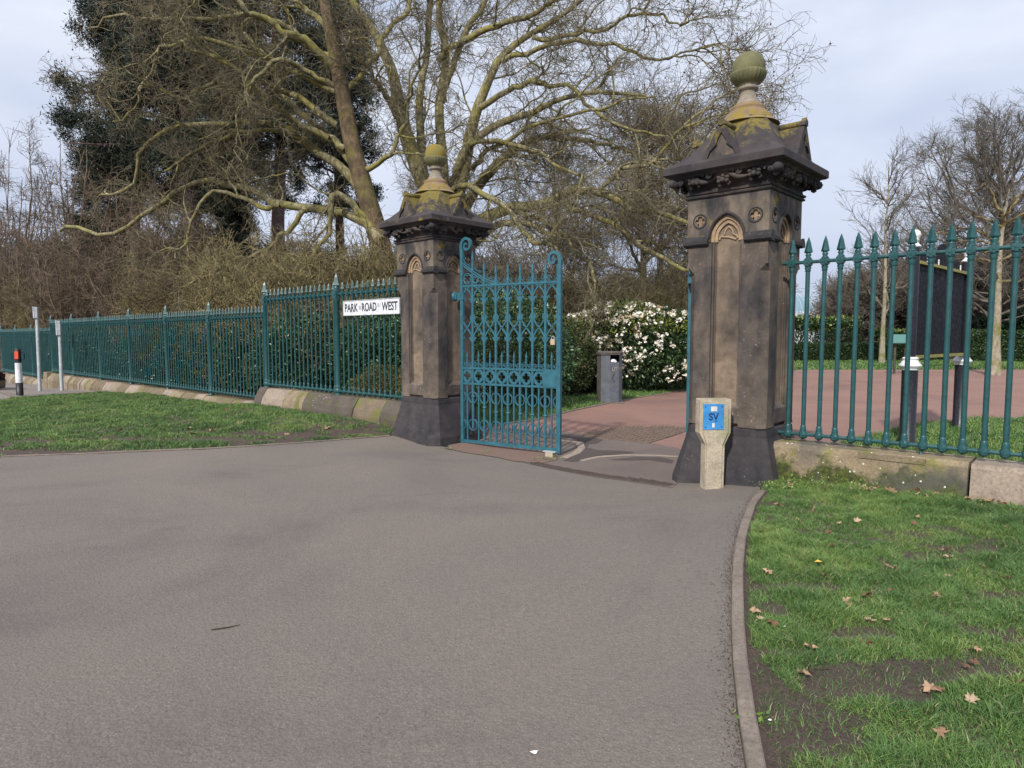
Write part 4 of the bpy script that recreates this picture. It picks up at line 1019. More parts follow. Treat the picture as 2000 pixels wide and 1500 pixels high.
m = MB(); m.tube([(rr_ * math.cos(fa) + .05 * math.cos(fa + PI / 2) * math.cos(a), rr_ * math.sin(fa) + .05 * math.sin(fa + PI / 2) * math.cos(a), .5 * bh + .09 * math.sin(a)) for a in np.linspace(PI * .5, PI * 1.5, 12)], .006, 5); m.build('handle', M['dark_hole'], t)
m = MB(); m.box((0, 0, -.0), (br * 1.05, br * 1.0, .012), 0, .1); pb = m.build('paving_slab', M['edging']); pb.location = (c[0], c[1], c[2] + .012); tag(pb, 'flat slab the grey litter bin stands on', 'slab')

# ------------------------------------------------------------------ notice board in the park
pA = gp(1771, 872); pB = gp(1873, 839)
bz = (pA[2] + pB[2]) / 2
t = thing('notice_board', 'black park notice board on two iron posts with white collars, seen from behind', 'notice board', (pA[0], pA[1], bz), math.atan2(pB[1] - pA[1], pB[0] - pA[0]))
Lb = float(np.linalg.norm(pB[:2] - pA[:2]))
for i, x in enumerate((0, Lb)):
    m = MB(); m.lathe([(.12, -.1), (.12, .04), (.105, .06), (.105, 1.14)], (x, 0, 0), 18); m.lathe([(.066, 1.3), (.066, 2.9)], (x, 0, 0), 16); m.build('post', M['black_iron'], t)
    m = MB(); m.lathe([(.108, 1.13), (.112, 1.15), (.108, 1.165), (.15, 1.185), (.15, 1.20), (.12, 1.235), (.10, 1.27), (.10, 1.285), (.112, 1.295), (.10, 1.31), (.07, 1.32)], (x, 0, 0), 20); m.build('collar', M['white_paint'], t)
    m = MB(); m.lathe([(.066, 2.89), (.08, 2.90), (.08, 2.92), (.06, 2.93), (.036, 2.96), (.036, 2.985), (.055, 2.995), (.04, 3.01), (.065, 3.04), (.072, 3.075), (.06, 3.115), (.03, 3.14), (0, 3.146)], (x, 0, 0), 18); m.build('finial', M['white_paint'], t)
m = MB(); m.box((Lb / 2, .02, 2.0), (Lb / 2 - .09, .035, .66)); 
for sx in (-1, 1): m.box((Lb / 2 + sx * (Lb / 2 - .11), -.02, 2.0), (.03, .02, .65))
m.build('panel', M['board_face'], t)
for z in (1.315, 2.685): MB().box((Lb / 2, -.01, z), (Lb / 2 - .07, .055, .022)).build('ledge', M['brass_ledge'], t)
m = MB(); cr_ = [(-Lb * .40, 0)] + [(-Lb * .40 + .02, .10), (-Lb * .3, .13), (-Lb * .22, .16)] + [(-.30 * math.cos(a), .16 + .20 * math.sin(a)) for a in np.linspace(.1, PI - .1, 12)] + [(Lb * .22, .16), (Lb * .3, .13), (Lb * .4 - .02, .10), (Lb * .4, 0)]
m.plate(cr_[::-1], [], lambda u, v, d: (Lb / 2 + u, d, 2.71 + v), -.01, .02); m.build('crest', M['board_face'], t, normals=True)
m = MB()
for u in (-.8, -.3, .3, .8): m.box((Lb / 2 + u * Lb / 2 * .8, -.03, 2.74), (.008, .008, .06))
m.build('bracket', M['white_paint'], t)
# small lectern sign
c = gp(1757, 716); c = np.array([c[0] * .80, c[1] * .80, 0]); lz = at(1757, 662, c[1])[2]
t = thing('lectern_sign', 'small tilted green lectern sign in front of the laurel hedge', 'sign', (c[0], c[1], 0), R_(-30))
MB().box((0, 0, lz), (.42, .30, .02), 0, 0, 1, R_(38)).build('panel', M['lectern_green'], t)
m = MB(); m.lathe([(.05, -.1), (.05, lz)], (-.2, .05, 0), 8); m.lathe([(.05, -.1), (.05, lz)], (.2, .05, 0), 8); m.build('leg', M['bark_dark'], t)

# ------------------------------------------------------------------ street furniture on the left
def sign_post(X, Ybase, Ytop, label, rows):
    d = 1.93 * FPX / (Ybase - HZ); c = at(X, Ybase, d); zt = at(X - 5, Ytop, d)[2]; lean = R_(1.1)
    t = thing('sign_post', label, 'sign post', (c[0], c[1], c[2]), R_(-62)); h = zt - c[2]
    MB().tube([(0, 0, -.1), (-.005, .01, h * .5), (-.015, .02, h)], .058, 12).build('pole', M['galv'], t)
    sw, shh = .30, .42 if rows < 5 else .52
    MB().box((-.06, -.072, h - shh / 2 + .02), (sw / 2, .012, shh / 2)).build('sign_panel', M['sign_white'], t)
    m = MB(); rd = random.Random(rows)
    for k in range(rows): m.box((-.06 + rd.uniform(-.02, .02), -.0855, h - .07 - k * (shh - .08) / rows), (sw * rd.uniform(.2, .36), .001, .012))
    m.build('print', M['letter_worn'], t)
    MB().box((-.06 - sw * .22, -.0855, h - shh * (.28 if rows > 4 else .5)), (sw * .2, .0012, shh * .13)).build('blue_mark', M['sign_blue'], t)
    m = MB(); m.box((-.06, -.005, h - shh / 2 + .02), (sw / 2 - .01, .05, shh / 2 - .01)); m.build('backing', M['galv'], t)
sign_post(78, 762, 600, 'taller grey steel post with a small white sign by the fence', 3)
sign_post(121, 765, 627, 'shorter grey steel post with a blue marked white sign', 6)
d = 1.78 * FPX / (773 - HZ); c = at(39, 773, d); hb = at(37, 681, d)[2] - c[2]; rb = .088
t = thing('bollard', 'black and white plastic bollard with a red reflector by the kerb', 'bollard', tuple(c), R_(12))
MB().lathe([(rb * 1.08, -.08), (rb * 1.08, .28 * hb), (rb, .28 * hb)], n=16).build('base', M['plastic_black'], t)
MB().lathe([(rb * 1.05, .28 * hb), (rb, .70 * hb)], n=16).build('white_band', M['plastic_white'], t)
MB().lathe([(rb * .97, .70 * hb), (rb * .95, .985 * hb), (rb * .8, hb), (0, hb)], n=16).build('head', M['plastic_black'], t)
MB().box((0, -rb * .93, .865 * hb), (rb * .55, .012, .08 * hb)).build('reflector', M['reflector'], t)
for s in (-1, 1):
    MB().tube([(s * rb * .9, 0, .93 * hb), (s * rb * 1.7, 0, .92 * hb), (s * rb * 1.85, 0, .90 * hb), (s * rb * 1.85, 0, .79 * hb), (s * rb * 1.7, 0, .77 * hb), (s * rb * .9, 0, .77 * hb)], .014, 6).build('handle', M['plastic_black'], t)

# dark car whose rear corner reaches into the frame at the left
cz = gp(0, 768); cd = 24.0; nose = at(8, 700, cd); gz0 = g1(nose[0] - 2, nose[1])
t = thing('parked_car', 'rear corner of a black car parked on the road at the left edge', 'car', (nose[0] - 3.52, nose[1] + .9, gz0 - .35), R_(14))
prof = [(-2.1, .35), (-2.12, .62), (-1.95, .80), (-1.15, .92), (-.55, 1.36), (.2, 1.45), (1.1, 1.42), (1.75, 1.05), (2.05, .95), (2.15, .62), (2.12, .32), (1.7, .26), (-1.7, .26)]
m = MB(); W2 = .87
rings = []
for s, inset in ((-1, .10), (-.86, .0), (.86, .0), (1, .10)):
    rings.append([((x * (1 - inset * .25)), s * W2 * (1 - (.13 if z > 1.0 else 0)), .26 + (z - .26) * (1 - inset * .25)) for x, z in prof])
V = [p for r in rings for p in r]; k = len(prof)
m.poly(V, [(i * k + j, i * k + (j + 1) % k, (i + 1) * k + (j + 1) % k, (i + 1) * k + j) for i in range(3) for j in range(k)] + [tuple(range(k)), tuple(range(3 * k, 4 * k))], 0, False)
m.build('body', M['car_black'], t, normals=True)
for x in (-1.3, 1.3):
    for y in (-.8, .8):
        w_ = MB().lathe([(.2, -.1), (.31, -.1), (.33, -.07), (.33, .07), (.31, .1), (.2, .1)], n=22); 
        for v in w_.v: v[:] = np.c_[v[:, 0], v[:, 2], v[:, 1]]
        wo_ = w_.build('wheel', M['tyre'], t); wo_.location = (x, y, .32)
        w_ = MB().lathe([(.0, -.06), (.2, -.085), (.205, .085), (0, .06)], n=16)
        for v in w_.v: v[:] = np.c_[v[:, 0], v[:, 2], v[:, 1]]
        w_.build('rim', M['galv'], wo_)
MB().box((.3, 0, 1.19), (.9, .80, .15), 0, 0, .9).build('window', M['car_glass'], t)
for s in (-1, 1): MB().box((2.08, s * .62, .80), (.05, .16, .08)).build('tail_lamp', M['red_lamp'], t)

# ------------------------------------------------------------------ vegetation
def fence_ab(P):
    d = P[..., :2] - PL; return d @ U, d @ W

def clear_of_fence(P, zmax=3.3, m=.4):
    """which polylines stay on the park side of the railings"""
    a, b = fence_ab(P); bad = (b < m) & (P[..., 2] < zmax) & (a > -.2); return ~bad.any(-1)

def _norm(v): return v / (np.linalg.norm(v, axis=-1, keepdims=True) + 1e-9)

def grow(P, Rr, n, t0, t1, ln, ang, k, wob, grav, rr, tip, rg, lvar=.45, flat_=1.0):
    """n side shoots on every polyline of P (N, m, 3); returns their polylines and radii"""
    N_, m = P.shape[:2]; idx = np.repeat(np.arange(N_), n)
    t = rg.uniform(t0, t1, N_ * n) * (m - 1); i = np.clip(t.astype(int), 0, m - 2); f = (t - i)[:, None]
    p = P[idx, i] * (1 - f) + P[idx, i + 1] * f; T = _norm(P[idx, i + 1] - P[idx, i]); r0 = Rr[idx, i] * (1 - f[:, 0]) + Rr[idx, i + 1] * f[:, 0]
    rnd = rg.normal(size=(len(idx), 3)); rnd[:, 2] *= flat_; pr = _norm(rnd - (rnd * T).sum(1, keepdims=True) * T)
    a = rg.uniform(ang[0], ang[1], len(idx))[:, None]; d = _norm(np.cos(a) * T + np.sin(a) * pr)
    L_ = ln * (1 + lvar * rg.uniform(-1, 1, len(idx))) * (1.0 - .45 * (t / (m - 1)))
    out = np.empty((len(idx), k + 1, 3)); out[:, 0] = p
    for q in range(k):
        p = p + d * (L_ / k)[:, None]; out[:, q + 1] = p
        d = _norm(d + rg.normal(size=d.shape) * wob + np.array([0, 0, grav]))
    rs = np.minimum(r0 * .85, rr if np.isscalar(rr) else rr); s = np.linspace(0, 1, k + 1)[None]
    return out, rs[:, None] * (1 - s) + tip * s

def resample(pts, rad, k):
    """smooth curve through traced points (Catmull-Rom), k samples"""
    P = np.array(pts, float); R2 = np.array(rad, float); n = len(P); P2 = np.vstack([2 * P[0] - P[1], P, 2 * P[-1] - P[-2]])
    out = []; ro = []
    for u in np.linspace(0, n - 1 - 1e-6, k):
        i = int(u); f = u - i; a, b, c, d = P2[i], P2[i + 1], P2[i + 2], P2[i + 3]
        out.append(.5 * ((2 * b) + (-a + c) * f + (2 * a - 5 * b + 4 * c - d) * f * f + (-a + 3 * b - 3 * c + d) * f ** 3)); ro.append(R2[i] * (1 - f) + R2[min(i + 1, n - 1)] * f)
    return np.array(out), np.array(ro)

def leaves(mb, C, size, rg, out=None, aspect=.5, spread=1.0, attr=None, droop=0.0):
    """one folded leaf at every point of C"""
    n = len(C); d = rg.normal(size=(n, 3)) * spread + (0 if out is None else out); d[:, 2] -= droop; d = _norm(d)
    s = _norm(np.cross(d, rg.normal(size=(n, 3)))); u = np.cross(s, d); sz = size * rg.uniform(.6, 1.3, n)[:, None]
    b = C; tpt = C + d * sz; mid = C + d * sz * .5
    V = np.stack([b, mid + s * sz * aspect * .5 + u * sz * .08, tpt, mid - s * sz * aspect * .5 + u * sz * .08], 1).reshape(-1, 3)
    F_ = np.arange(n)[:, None] * 4 + np.array([0, 1, 2, 3]); at_ = rg.uniform(0, 1, n) if attr is None else attr
    mb.add(V, F_, 0, np.repeat(at_, 4)); return mb

def shell_pts(c, rad, n, rg, lump=.18, lo=.72, zmin=-.9):
    """points near the lumpy surface of an ellipsoid, with the outward direction"""
    d = _norm(rg.normal(size=(n * 2, 3))); d = d[d[:, 2] > zmin][:n]
    ph = rg.uniform(0, 6, 9); L_ = 0
    for q in range(3): L_ = L_ + np.sin(d[:, 0] * (3 + q * 2.3) + ph[q]) * np.sin(d[:, 1] * (3.3 + q * 2) + ph[3 + q]) * np.sin(d[:, 2] * (3 + q * 2.7) + ph[6 + q]) * (1, .7, .5)[q]
    rr = (1 + lump * L_) * rg.uniform(lo, 1.0, len(d)) ** .6
    return np.array(c) + d * rr[:, None] * np.array(rad), d

# ---- grass
def lattice(x, y, s, seed):
    """value noise on the ground plane"""
    r = np.random.default_rng(seed); T_ = r.uniform(0, 1, (97, 97)); xs, ys = x / s + 500, y / s + 500; i, j = np.floor(xs).astype(int), np.floor(ys).astype(int); fx, fy = xs - i, ys - j
    fx, fy = fx * fx * (3 - 2 * fx), fy * fy * (3 - 2 * fy); i %= 96; j %= 96
    return (T_[i, j] * (1 - fx) + T_[i + 1, j] * fx) * (1 - fy) + (T_[i, j + 1] * (1 - fx) + T_[i + 1, j + 1] * fx) * fy

def grass(name, poly, dens, hgt, wid, seed, bare=(), thr=.36, label='', edge=None, near=None):
    rg = np.random.default_rng(seed); p = np.array([q[:2] for q in poly]); lo, hi = p.min(0), p.max(0)
    if near is not None: lo = np.maximum(lo, near[0]); hi = np.minimum(hi, near[1])
    n = int((hi[0] - lo[0]) * (hi[1] - lo[1]) * dens); x = rg.uniform(lo[0], hi[0], n); y = rg.uniform(lo[1], hi[1], n)
    k = inpoly(x, y, p)
    # keep roughly what the lens could see from here or a few steps aside
    k &= (y > .8) & (np.abs(x) < 1.1 * y + 3)
    x, y = x[k], y[k]
    if edge:
        k = np.ones(len(x), bool)
        for line, dmin in edge:
            for a_, b_ in zip(line[:-1], line[1:]):
                d_ = np.array(b_) - np.array(a_); tt = np.clip(((x - a_[0]) * d_[0] + (y - a_[1]) * d_[1]) / (d_ @ d_), 0, 1); k &= np.hypot(x - a_[0] - tt * d_[0], y - a_[1] - tt * d_[1]) > dmin
        x, y = x[k], y[k]
    v = .42 * lattice(x, y, .42, seed) + .42 * lattice(x, y, .14, seed + 1) + .25 * lattice(x, y, 1.3, seed + 2)
    tuft = lattice(x, y, .085, seed + 9)
    for cx, cy, rx, ry, s_ in bare: v -= s_ * np.exp(-(((x - cx) / rx) ** 2 + ((y - cy) / ry) ** 2) ** 1.5)
    keep = (v + .4 * (tuft - .5)) > thr * (1 - .0) + rg.uniform(-.07, .07, len(x)); x, y, v, tuft = x[keep], y[keep], v[keep], tuft[keep]
    n = len(x); z = g(x, y); h = hgt * (.45 + 1.1 * np.clip((v - thr) * 2.2, 0, 1)) * rg.uniform(.55, 1.25, n) * (.6 + .8 * tuft)
    # clumps lean together
    la = lattice(x, y, .12, seed + 5) * 9.0 + rg.normal(0, 1.7, n); lean = rg.uniform(.3, 1.5, n)
    dx, dy = np.cos(la) * lean, np.sin(la) * lean; a = rg.uniform(0, 2 * PI, n); w = wid * rg.uniform(.6, 1.3, n); sx, sy = np.cos(a) * w, np.sin(a) * w
    B = np.c_[x, y, z]; S = np.c_[sx, sy, np.zeros(n)]
    M1 = B + np.c_[dx * h * .35, dy * h * .35, h * .62]; T1 = B + np.c_[dx * h * 1.0, dy * h * 1.0, h * rg.uniform(.75, 1.05, n)]
    V = np.stack([B - S / 2, B + S / 2, M1 + S * .38, M1 - S * .38, T1], 1).reshape(-1, 3); o = np.arange(n)[:, None] * 5
    col = np.clip(.15 + .55 * lattice(x, y, .5, seed + 7) * .9 + rg.normal(0, .14, n) + .35 * (lattice(x, y, .16, seed + 8) - .4), 0, 1); col[rg.uniform(0, 1, n) > .965] = 1.0
    m = MB(); at_ = np.repeat(col, 5); m.v.append(V); m.a.append(at_); m.n += len(V)
    m.f.append(o + np.array([0, 1, 2, 3])); m.mi.append(0); m.sm.append(False); m.f.append(o + np.array([3, 2, 4])); m.mi.append(0); m.sm.append(False)
    o_ = m.build(name, M['grass'], kind='stuff'); o_['label'] = label; o_['category'] = 'grass'; return x, y
def bl(*q):
    o = []
    for X, Y, rx, ry, s in q:
        c = gp(X, Y); o.append((c[0], c[1], rx, ry, s))
    return o
bareR = bl((1550, 1345, .28, .18, .5), (1490, 1450, .3, .25, .42), (1600, 1440, .26, .14, .35), (1520, 1390, .25, .2, .45), (1840, 1310, .35, .12, .6), (1540, 1278, .3, .05, .5), (1465, 1050, .2, .08, .5), (1560, 1150, .35, .06, .6), (1480, 1170, .12, .3, .35), (1690, 1240, .2, .08, .5), (1470, 1300, .06, .4, .6), (1700, 1340, .25, .15, .45))
grass('grass', verge_right_poly, 19000, .046, .0036, 11, bareR, .31, 'thick green grass with bare patches on the right verge', edge=[(rk, .10)], near=((.7, 1.2), (8.5, 7.4)))
bareL = bl((380, 860, 2.0, .22, .38), (560, 850, .9, .2, .4), (120, 885, 1.6, .2, .38), (690, 845, .6, .15, .4))
grass('grass', verge_right_poly, 4200, .020, .0032, 12, (), -1, 'thin short grass shoots on the soil of the right verge', edge=[(rk, .10)], near=((.7, 1.2), (8.5, 7.4)))
grass('grass', verge_left_poly, 3300, .045, .0075, 21, bareL, .31, 'green grass with a worn muddy front edge on the left verge', edge=[(lk, .06)])
grass('grass', island, 1400, .07, .010, 31, (), .2, 'green lawn behind the near railing')
grass('grass', bedlawn, 700, .07, .014, 41, (), .2, 'green lawn strip behind the open gate')
grass('grass', far, 110, .09, .035, 51, (), .1, 'far lawn strip in front of the hedge')
# weeds at the foot of walls and kerbs
rg = np.random.default_rng(5); m = MB(); Wp = []
for (x0, y0, x1, y1, n, spread, h) in [(1535, 950, 1760, 962, 260, .07, .10), (1760, 962, 1900, 975, 90, .05, .06), (1900, 985, 2000, 995, 40, .05, .05), (1040, 899, 1090, 897, 60, .05, .05), (940, 884, 955, 886, 24, .04, .05), (868, 877, 890, 880, 20, .03, .04), (890, 858, 900, 866, 24, .03, .08), (1458, 1395, 1478, 1415, 50, .03, .02), (1490, 955, 1540, 962, 120, .06, .08)]:
    for _ in range(n):
        f = rg.uniform(); c = gp(x0 + (x1 - x0) * f, y0 + (y1 - y0) * f); Wp.append((c[0] + rg.normal(0, spread), c[1] + rg.normal(0, spread), c[2] + rg.uniform(0, h)))
leaves(m, np.array(Wp), .030, rg, np.array([0, 0, .8]), .55, .8, rg.uniform(.3, .95, len(Wp)))
tag(m.build('weeds', M['grass']), 'low leafy weeds along the foot of the mossy wall and gate', 'weeds', None, 'stuff')

# grit and leaf crumbs gathered along the kerb
rg = np.random.default_rng(15); C = []
ra = np.array(rk[:-1])
for i in range(1500):
    j = rg.integers(0, len(ra) - 1); f = rg.uniform(); p = ra[j] * (1 - f) + ra[j + 1] * f; tn = ra[j + 1] - ra[j]; tn = tn / np.linalg.norm(tn); o_ = -abs(rg.exponential(.03)) - .004
    p = p + np.array([-tn[1], tn[0]]) * o_; C.append((p[0], p[1], g1(*p) + .004))
leaves(MB(), np.array(C), .009, rg, np.array([0, 0, .1]), .6, 1.0).build('grit', M['soil'], kind='stuff')
o = bpy.data.objects['grit']; tag(o, 'brown grit and leaf crumbs gathered along the right kerb', 'grit', None, 'stuff')
# ---- fallen leaves: individuals
def maple_leaf(sz, rg):
    m = MB(); pts = []
    lob = [(0, 1.0), (.16, .5), (.42, .78), (.40, .38), (.75, .30), (.45, .08), (.5, -.2), (.12, -.12), (.02, -.35)]
    pts = lob + [(-x, y) for x, y in lob[::-1][:-1]]; V = [(0, .1, .012)]
    for x, y in pts: V.append((x * sz * rg.uniform(.8, 1.1), y * sz * rg.uniform(.8, 1.1), rg.uniform(-.1, .35) * sz))
    V = np.array(V); V[0, :2] = (0, .1 * sz); k = len(pts)
    m.add(V, [(0, 1 + i, 1 + (i + 1) % k) for i in range(k)], 0, np.full(k + 1, rg.uniform(0, 1))); return m
protos = []
spots = []
for X, Y in [(1523, 995), (1590, 1003), (1670, 1025), (1795, 1018), (1620, 1050), (1625, 1075), (1735, 1117), (1755, 1122), (1800, 1135), (1850, 1135), (1815, 1178), (1740, 1165), (1650, 1185), (1655, 1195), (1700, 1225), (1735, 1225), (1510, 1230), (1690, 1270), (1585, 1278), (1850, 1085), (1856, 1098), (1835, 1178), (1900, 1310), (1885, 1318), (1820, 1360), (1838, 1365), (1890, 1380), (1915, 1115), (1990, 1350), (1970, 1140), (1500, 1130), (1540, 960), (1545, 955), (1690, 955), (1710, 957), (1700, 950), (1750, 957), (1780, 967), (1792, 972), (1770, 960), (1890, 968), (1885, 972), (1925, 985), (1945, 985), (1850, 965), (1830, 970), (1675, 953), (1612, 1135), (1470, 1205), (1835, 1445), (1640, 1030), (1560, 1025), (1690, 1175), (1783, 1030), (1905, 1280), (1968, 1040), (1480, 1220), (1565, 1330)]:
    spots.append((X, Y, .047 if Y > 1000 else .066))
_rl = random.Random(8)
for _ in range(26): spots.append((_rl.uniform(1660, 1990), 0, .0661))
spots = [(X, (952 + (X - 1600) * .085 + _rl.uniform(-3, 7)) if Y == 0 else Y, sz) for X, Y, sz in spots]
for X, Y in [(257, 775), (283, 783), (283, 802), (425, 785), (438, 803), (453, 813), (470, 817), (490, 831), (470, 830), (413, 844), (379, 851), (233, 842), (367, 840), (202, 862), (620, 833), (640, 838), (655, 824), (40, 830), (560, 850)]: spots.append((X, Y, .085))
rg = np.random.default_rng(77)
for i, (X, Y, sz) in enumerate(spots):
    if i < 6: o = maple_leaf(1.0, rg).build('fallen_leaf', M['dead_leaf']); protos.append(o)
    else: o = protos[i % 6].copy(); COL.objects.link(o)
    c = gp(X, Y); o.location = (c[0], c[1], c[2] + .035 * (1 if sz < .08 else .6) + .004); k_ = sz * rg.uniform(.6, 1.25); o.scale = (k_, k_, k_); o.rotation_euler = (rg.normal(0, .3), rg.normal(0, .3), rg.uniform(0, 6))
    if sz > .08: tag(o, 'dry brown leaf lying on the left grass verge', 'leaf', 'dry leaves on the left verge')
    elif sz > .06: tag(o, 'dry brown leaf heaped at the foot of the mossy wall', 'leaf', 'dry leaves at the wall foot')
    else: tag(o, 'dry brown leaf lying on the right grass verge', 'leaf', 'dry leaves on the right verge')
c = gp(1603, 1113); m = MB(); m.poly([(0, -.035, .01), (.022, -.01, .0), (.02, .02, .012), (0, .04, 0), (-.02, .02, .01), (-.022, -.01, .014)], [(0, 1, 2, 3, 4, 5)]); o = m.build('fallen_leaf', M['yellow_leaf'], loc=(c[0], c[1], c[2] + .05), rz=1.2); tag(o, 'small bright yellow oval leaf on the right grass verge', 'leaf')
c = gp(405, 797); m = MB(); m.poly([(0, -.12, .01), (.06, -.03, .03), (.05, .06, .012), (0, .14, 0), (-.05, .06, .02), (-.06, -.03, .014)], [(0, 1, 2, 3, 4, 5)]); o = m.build('fallen_leaf', M['leaf_crest'], loc=(c[0], c[1], c[2] + .05), rz=1.4); tag(o, 'big pale green leaf lying near the low plinth', 'leaf')
c = gp(440, 1228); m = MB(); m.tube([(-.07, 0, .005), (-.02, -.006, .008), (.03, .004, .006), (.075, .014, .008)], [.003, .0035, .003, .0018], 6); tag(m.build('twig', M['stick'], loc=tuple(c), rz=.3), 'small dark twig lying on the asphalt', 'twig')
c = gp(1582, 1318); m = MB(); m.tube([(0, .07, .03), (.004, .02, .028), (-.008, -.02, .03), (.012, -.06, .026)], [.0025, .003, .003, .0018], 6); m.tube([(0, .01, .028), (.05, .0, .034), (.10, .01, .03)], [.0024, .002, .0015], 6); tag(m.build('twig', M['stick'], loc=tuple(c)), 'forked twig lying on the bare soil of the verge', 'twig')
rg = np.random.default_rng(3)
for X, Y, s_ in ((1044, 1472, .020), (1503, 1417, .010), (1533, 1232, .010)):
    c = gp(X, Y); m = MB(); k = 9; V = [(s_ * rg.uniform(.4, 1.2) * math.cos(2 * PI * i / k), s_ * .6 * rg.uniform(.4, 1.2) * math.sin(2 * PI * i / k), .004) for i in range(k)] + [(0, 0, .009)]
    m.poly(V, [(i, (i + 1) % k, k) for i in range(k)]); tag(m.build('litter_scrap', M['paper'], loc=(c[0], c[1], c[2] + (.004 if X < 1400 else .02))), 'tiny pale scrap lying on the asphalt' if X < 1400 else 'tiny pale scrap lying on the bare soil of the right verge', 'scrap', None if X < 1400 else 'pale scraps on the right verge')

# ---- shrubs
def shrub(label, c, rad, n, size, mat, seed, stems=5, lump=.18, flowers=0, crest=0, core=.0, aspect=.5, cat='shrub', group=None, name='shrub', inner=.35):
    rg = np.random.default_rng(seed); z0 = g1(c[0], c[1]); t = thing(name, label, cat, (c[0], c[1], z0), 0, group)
    cc = (0, 0, rad[2] * .92)
    P, d = shell_pts(cc, rad, int(n * (1 - inner)), rg, lump, .72); P2, d2 = shell_pts(cc, np.array(rad) * .8, int(n * inner), rg, lump, .25)
    A = np.vstack([P, P2]); D = np.vstack([d, d2]); k = A[:, 2] > .02; fb = fence_ab(A + np.array([c[0], c[1], 0])); k &= (fb[1] > .3) | (fb[0] < .3); A, D = A[k], D[k]
    leaves(MB(), A, size, rg, D * .9, aspect, .7).build('foliage', M[mat], t)
    if crest:
        P, d = shell_pts(cc, np.array(rad) * 1.03, crest * 3, rg, lump, .9, .35); leaves(MB(), P[:crest], size * .9, rg, d[:crest], aspect, .7).build('foliage', M['leaf_crest'], t)
    if flowers:
        P, d = shell_pts(cc, np.array(rad) * 1.05, flowers * 3, rg, lump, .94, -.6)
        dv = np.array([-c[0], -c[1], .15 * np.hypot(c[0], c[1])]); dv = dv / np.linalg.norm(dv); k = (d @ dv) > -.2
        clump = lattice(P[:, 0] * 1.0 + P[:, 1], P[:, 2] * 1.2, .45, seed) + .2 * rg.uniform(-1, 1, len(P)); k &= clump > .42; P, d = P[k][:flowers], d[k][:flowers]; Q = []; DD = []; CV = []
        for i in range(len(P)):
            m_ = rg.integers(4, 13); sp = rg.uniform(.03, .075); q = P[i] + _norm(rg.normal(size=(m_, 3)) + d[i]) * sp; Q.append(q); DD.append(_norm(q - P[i] + d[i] * .02)); CV.append(np.clip(rg.normal(.62, .3) + rg.normal(0, .1, m_), 0, 1))
        leaves(MB(), np.vstack(Q), .085, rg, np.vstack(DD) * 1.1, .9, .5, np.concatenate(CV)).build('blossom', M['petal'], t)
    m = MB()
    for i in range(stems):
        a = rg.uniform(0, 6.28); rr = rg.uniform(.1, .5); p0 = np.array([rad[0] * .25 * math.cos(a), rad[1] * .25 * math.sin(a), -.1]); p1 = np.array([rad[0] * rr * math.cos(a), rad[1] * rr * math.sin(a), rad[2] * 1.3])
        mid = (p0 + p1) / 2 + rg.normal(0, .12, 3); m.tube([p0, mid, p1], [.035, .025, .01], 6)
    m.build('stems', M['bark_dark'], t)
    return t
# rhododendron with white flowers, and its neighbours inside the gate
q = at(1236, 690, 20.5); shrub('large rhododendron covered in white flowers behind the litter bin', (q[0] - .12, 20.4), (2.4, 1.5, 1.36), 26000, .12, 'leaf_rhodo', 1, 8, .10, 430, 3800, aspect=.42)
q = at(1330, 690, 21.5); shrub('dark end of the flowering rhododendron bed beside the near pillar', (q[0] + .5, 21.6), (1.8, 1.4, 1.25), 16000, .12, 'leaf_rhodo', 2, 6, .12, 90, 2200, aspect=.42)
q = at(1100, 700, 17.5); shrub('olive green yew bush left of the litter bin', (q[0] - .1, 18.3), (1.1, 1.0, 1.12), 26000, .065, 'leaf_yew', 3, 6, .13)
q = at(1010, 700, 17.5); shrub('brownish yew bush seen through the teal gate', (q[0], 17.9), (1.5, 1.0, 1.2), 26000, .065, 'leaf_box', 4, 6, .13)
q = at(1100, 640, 22); shrub('dark laurel bush between the yew and the rhododendron', (q[0] - .3, 22.6), (1.3, 1.2, 1.35), 12000, .10, 'leaf_rhodo', 5, 6, .15)
q = at(930, 640, 20); shrub('dark bush directly behind the hinge side of the gate', (q[0], 20.5), (1.5, 1.2, 1.3), 14000, .09, 'leaf_laurel', 6, 6, .15)
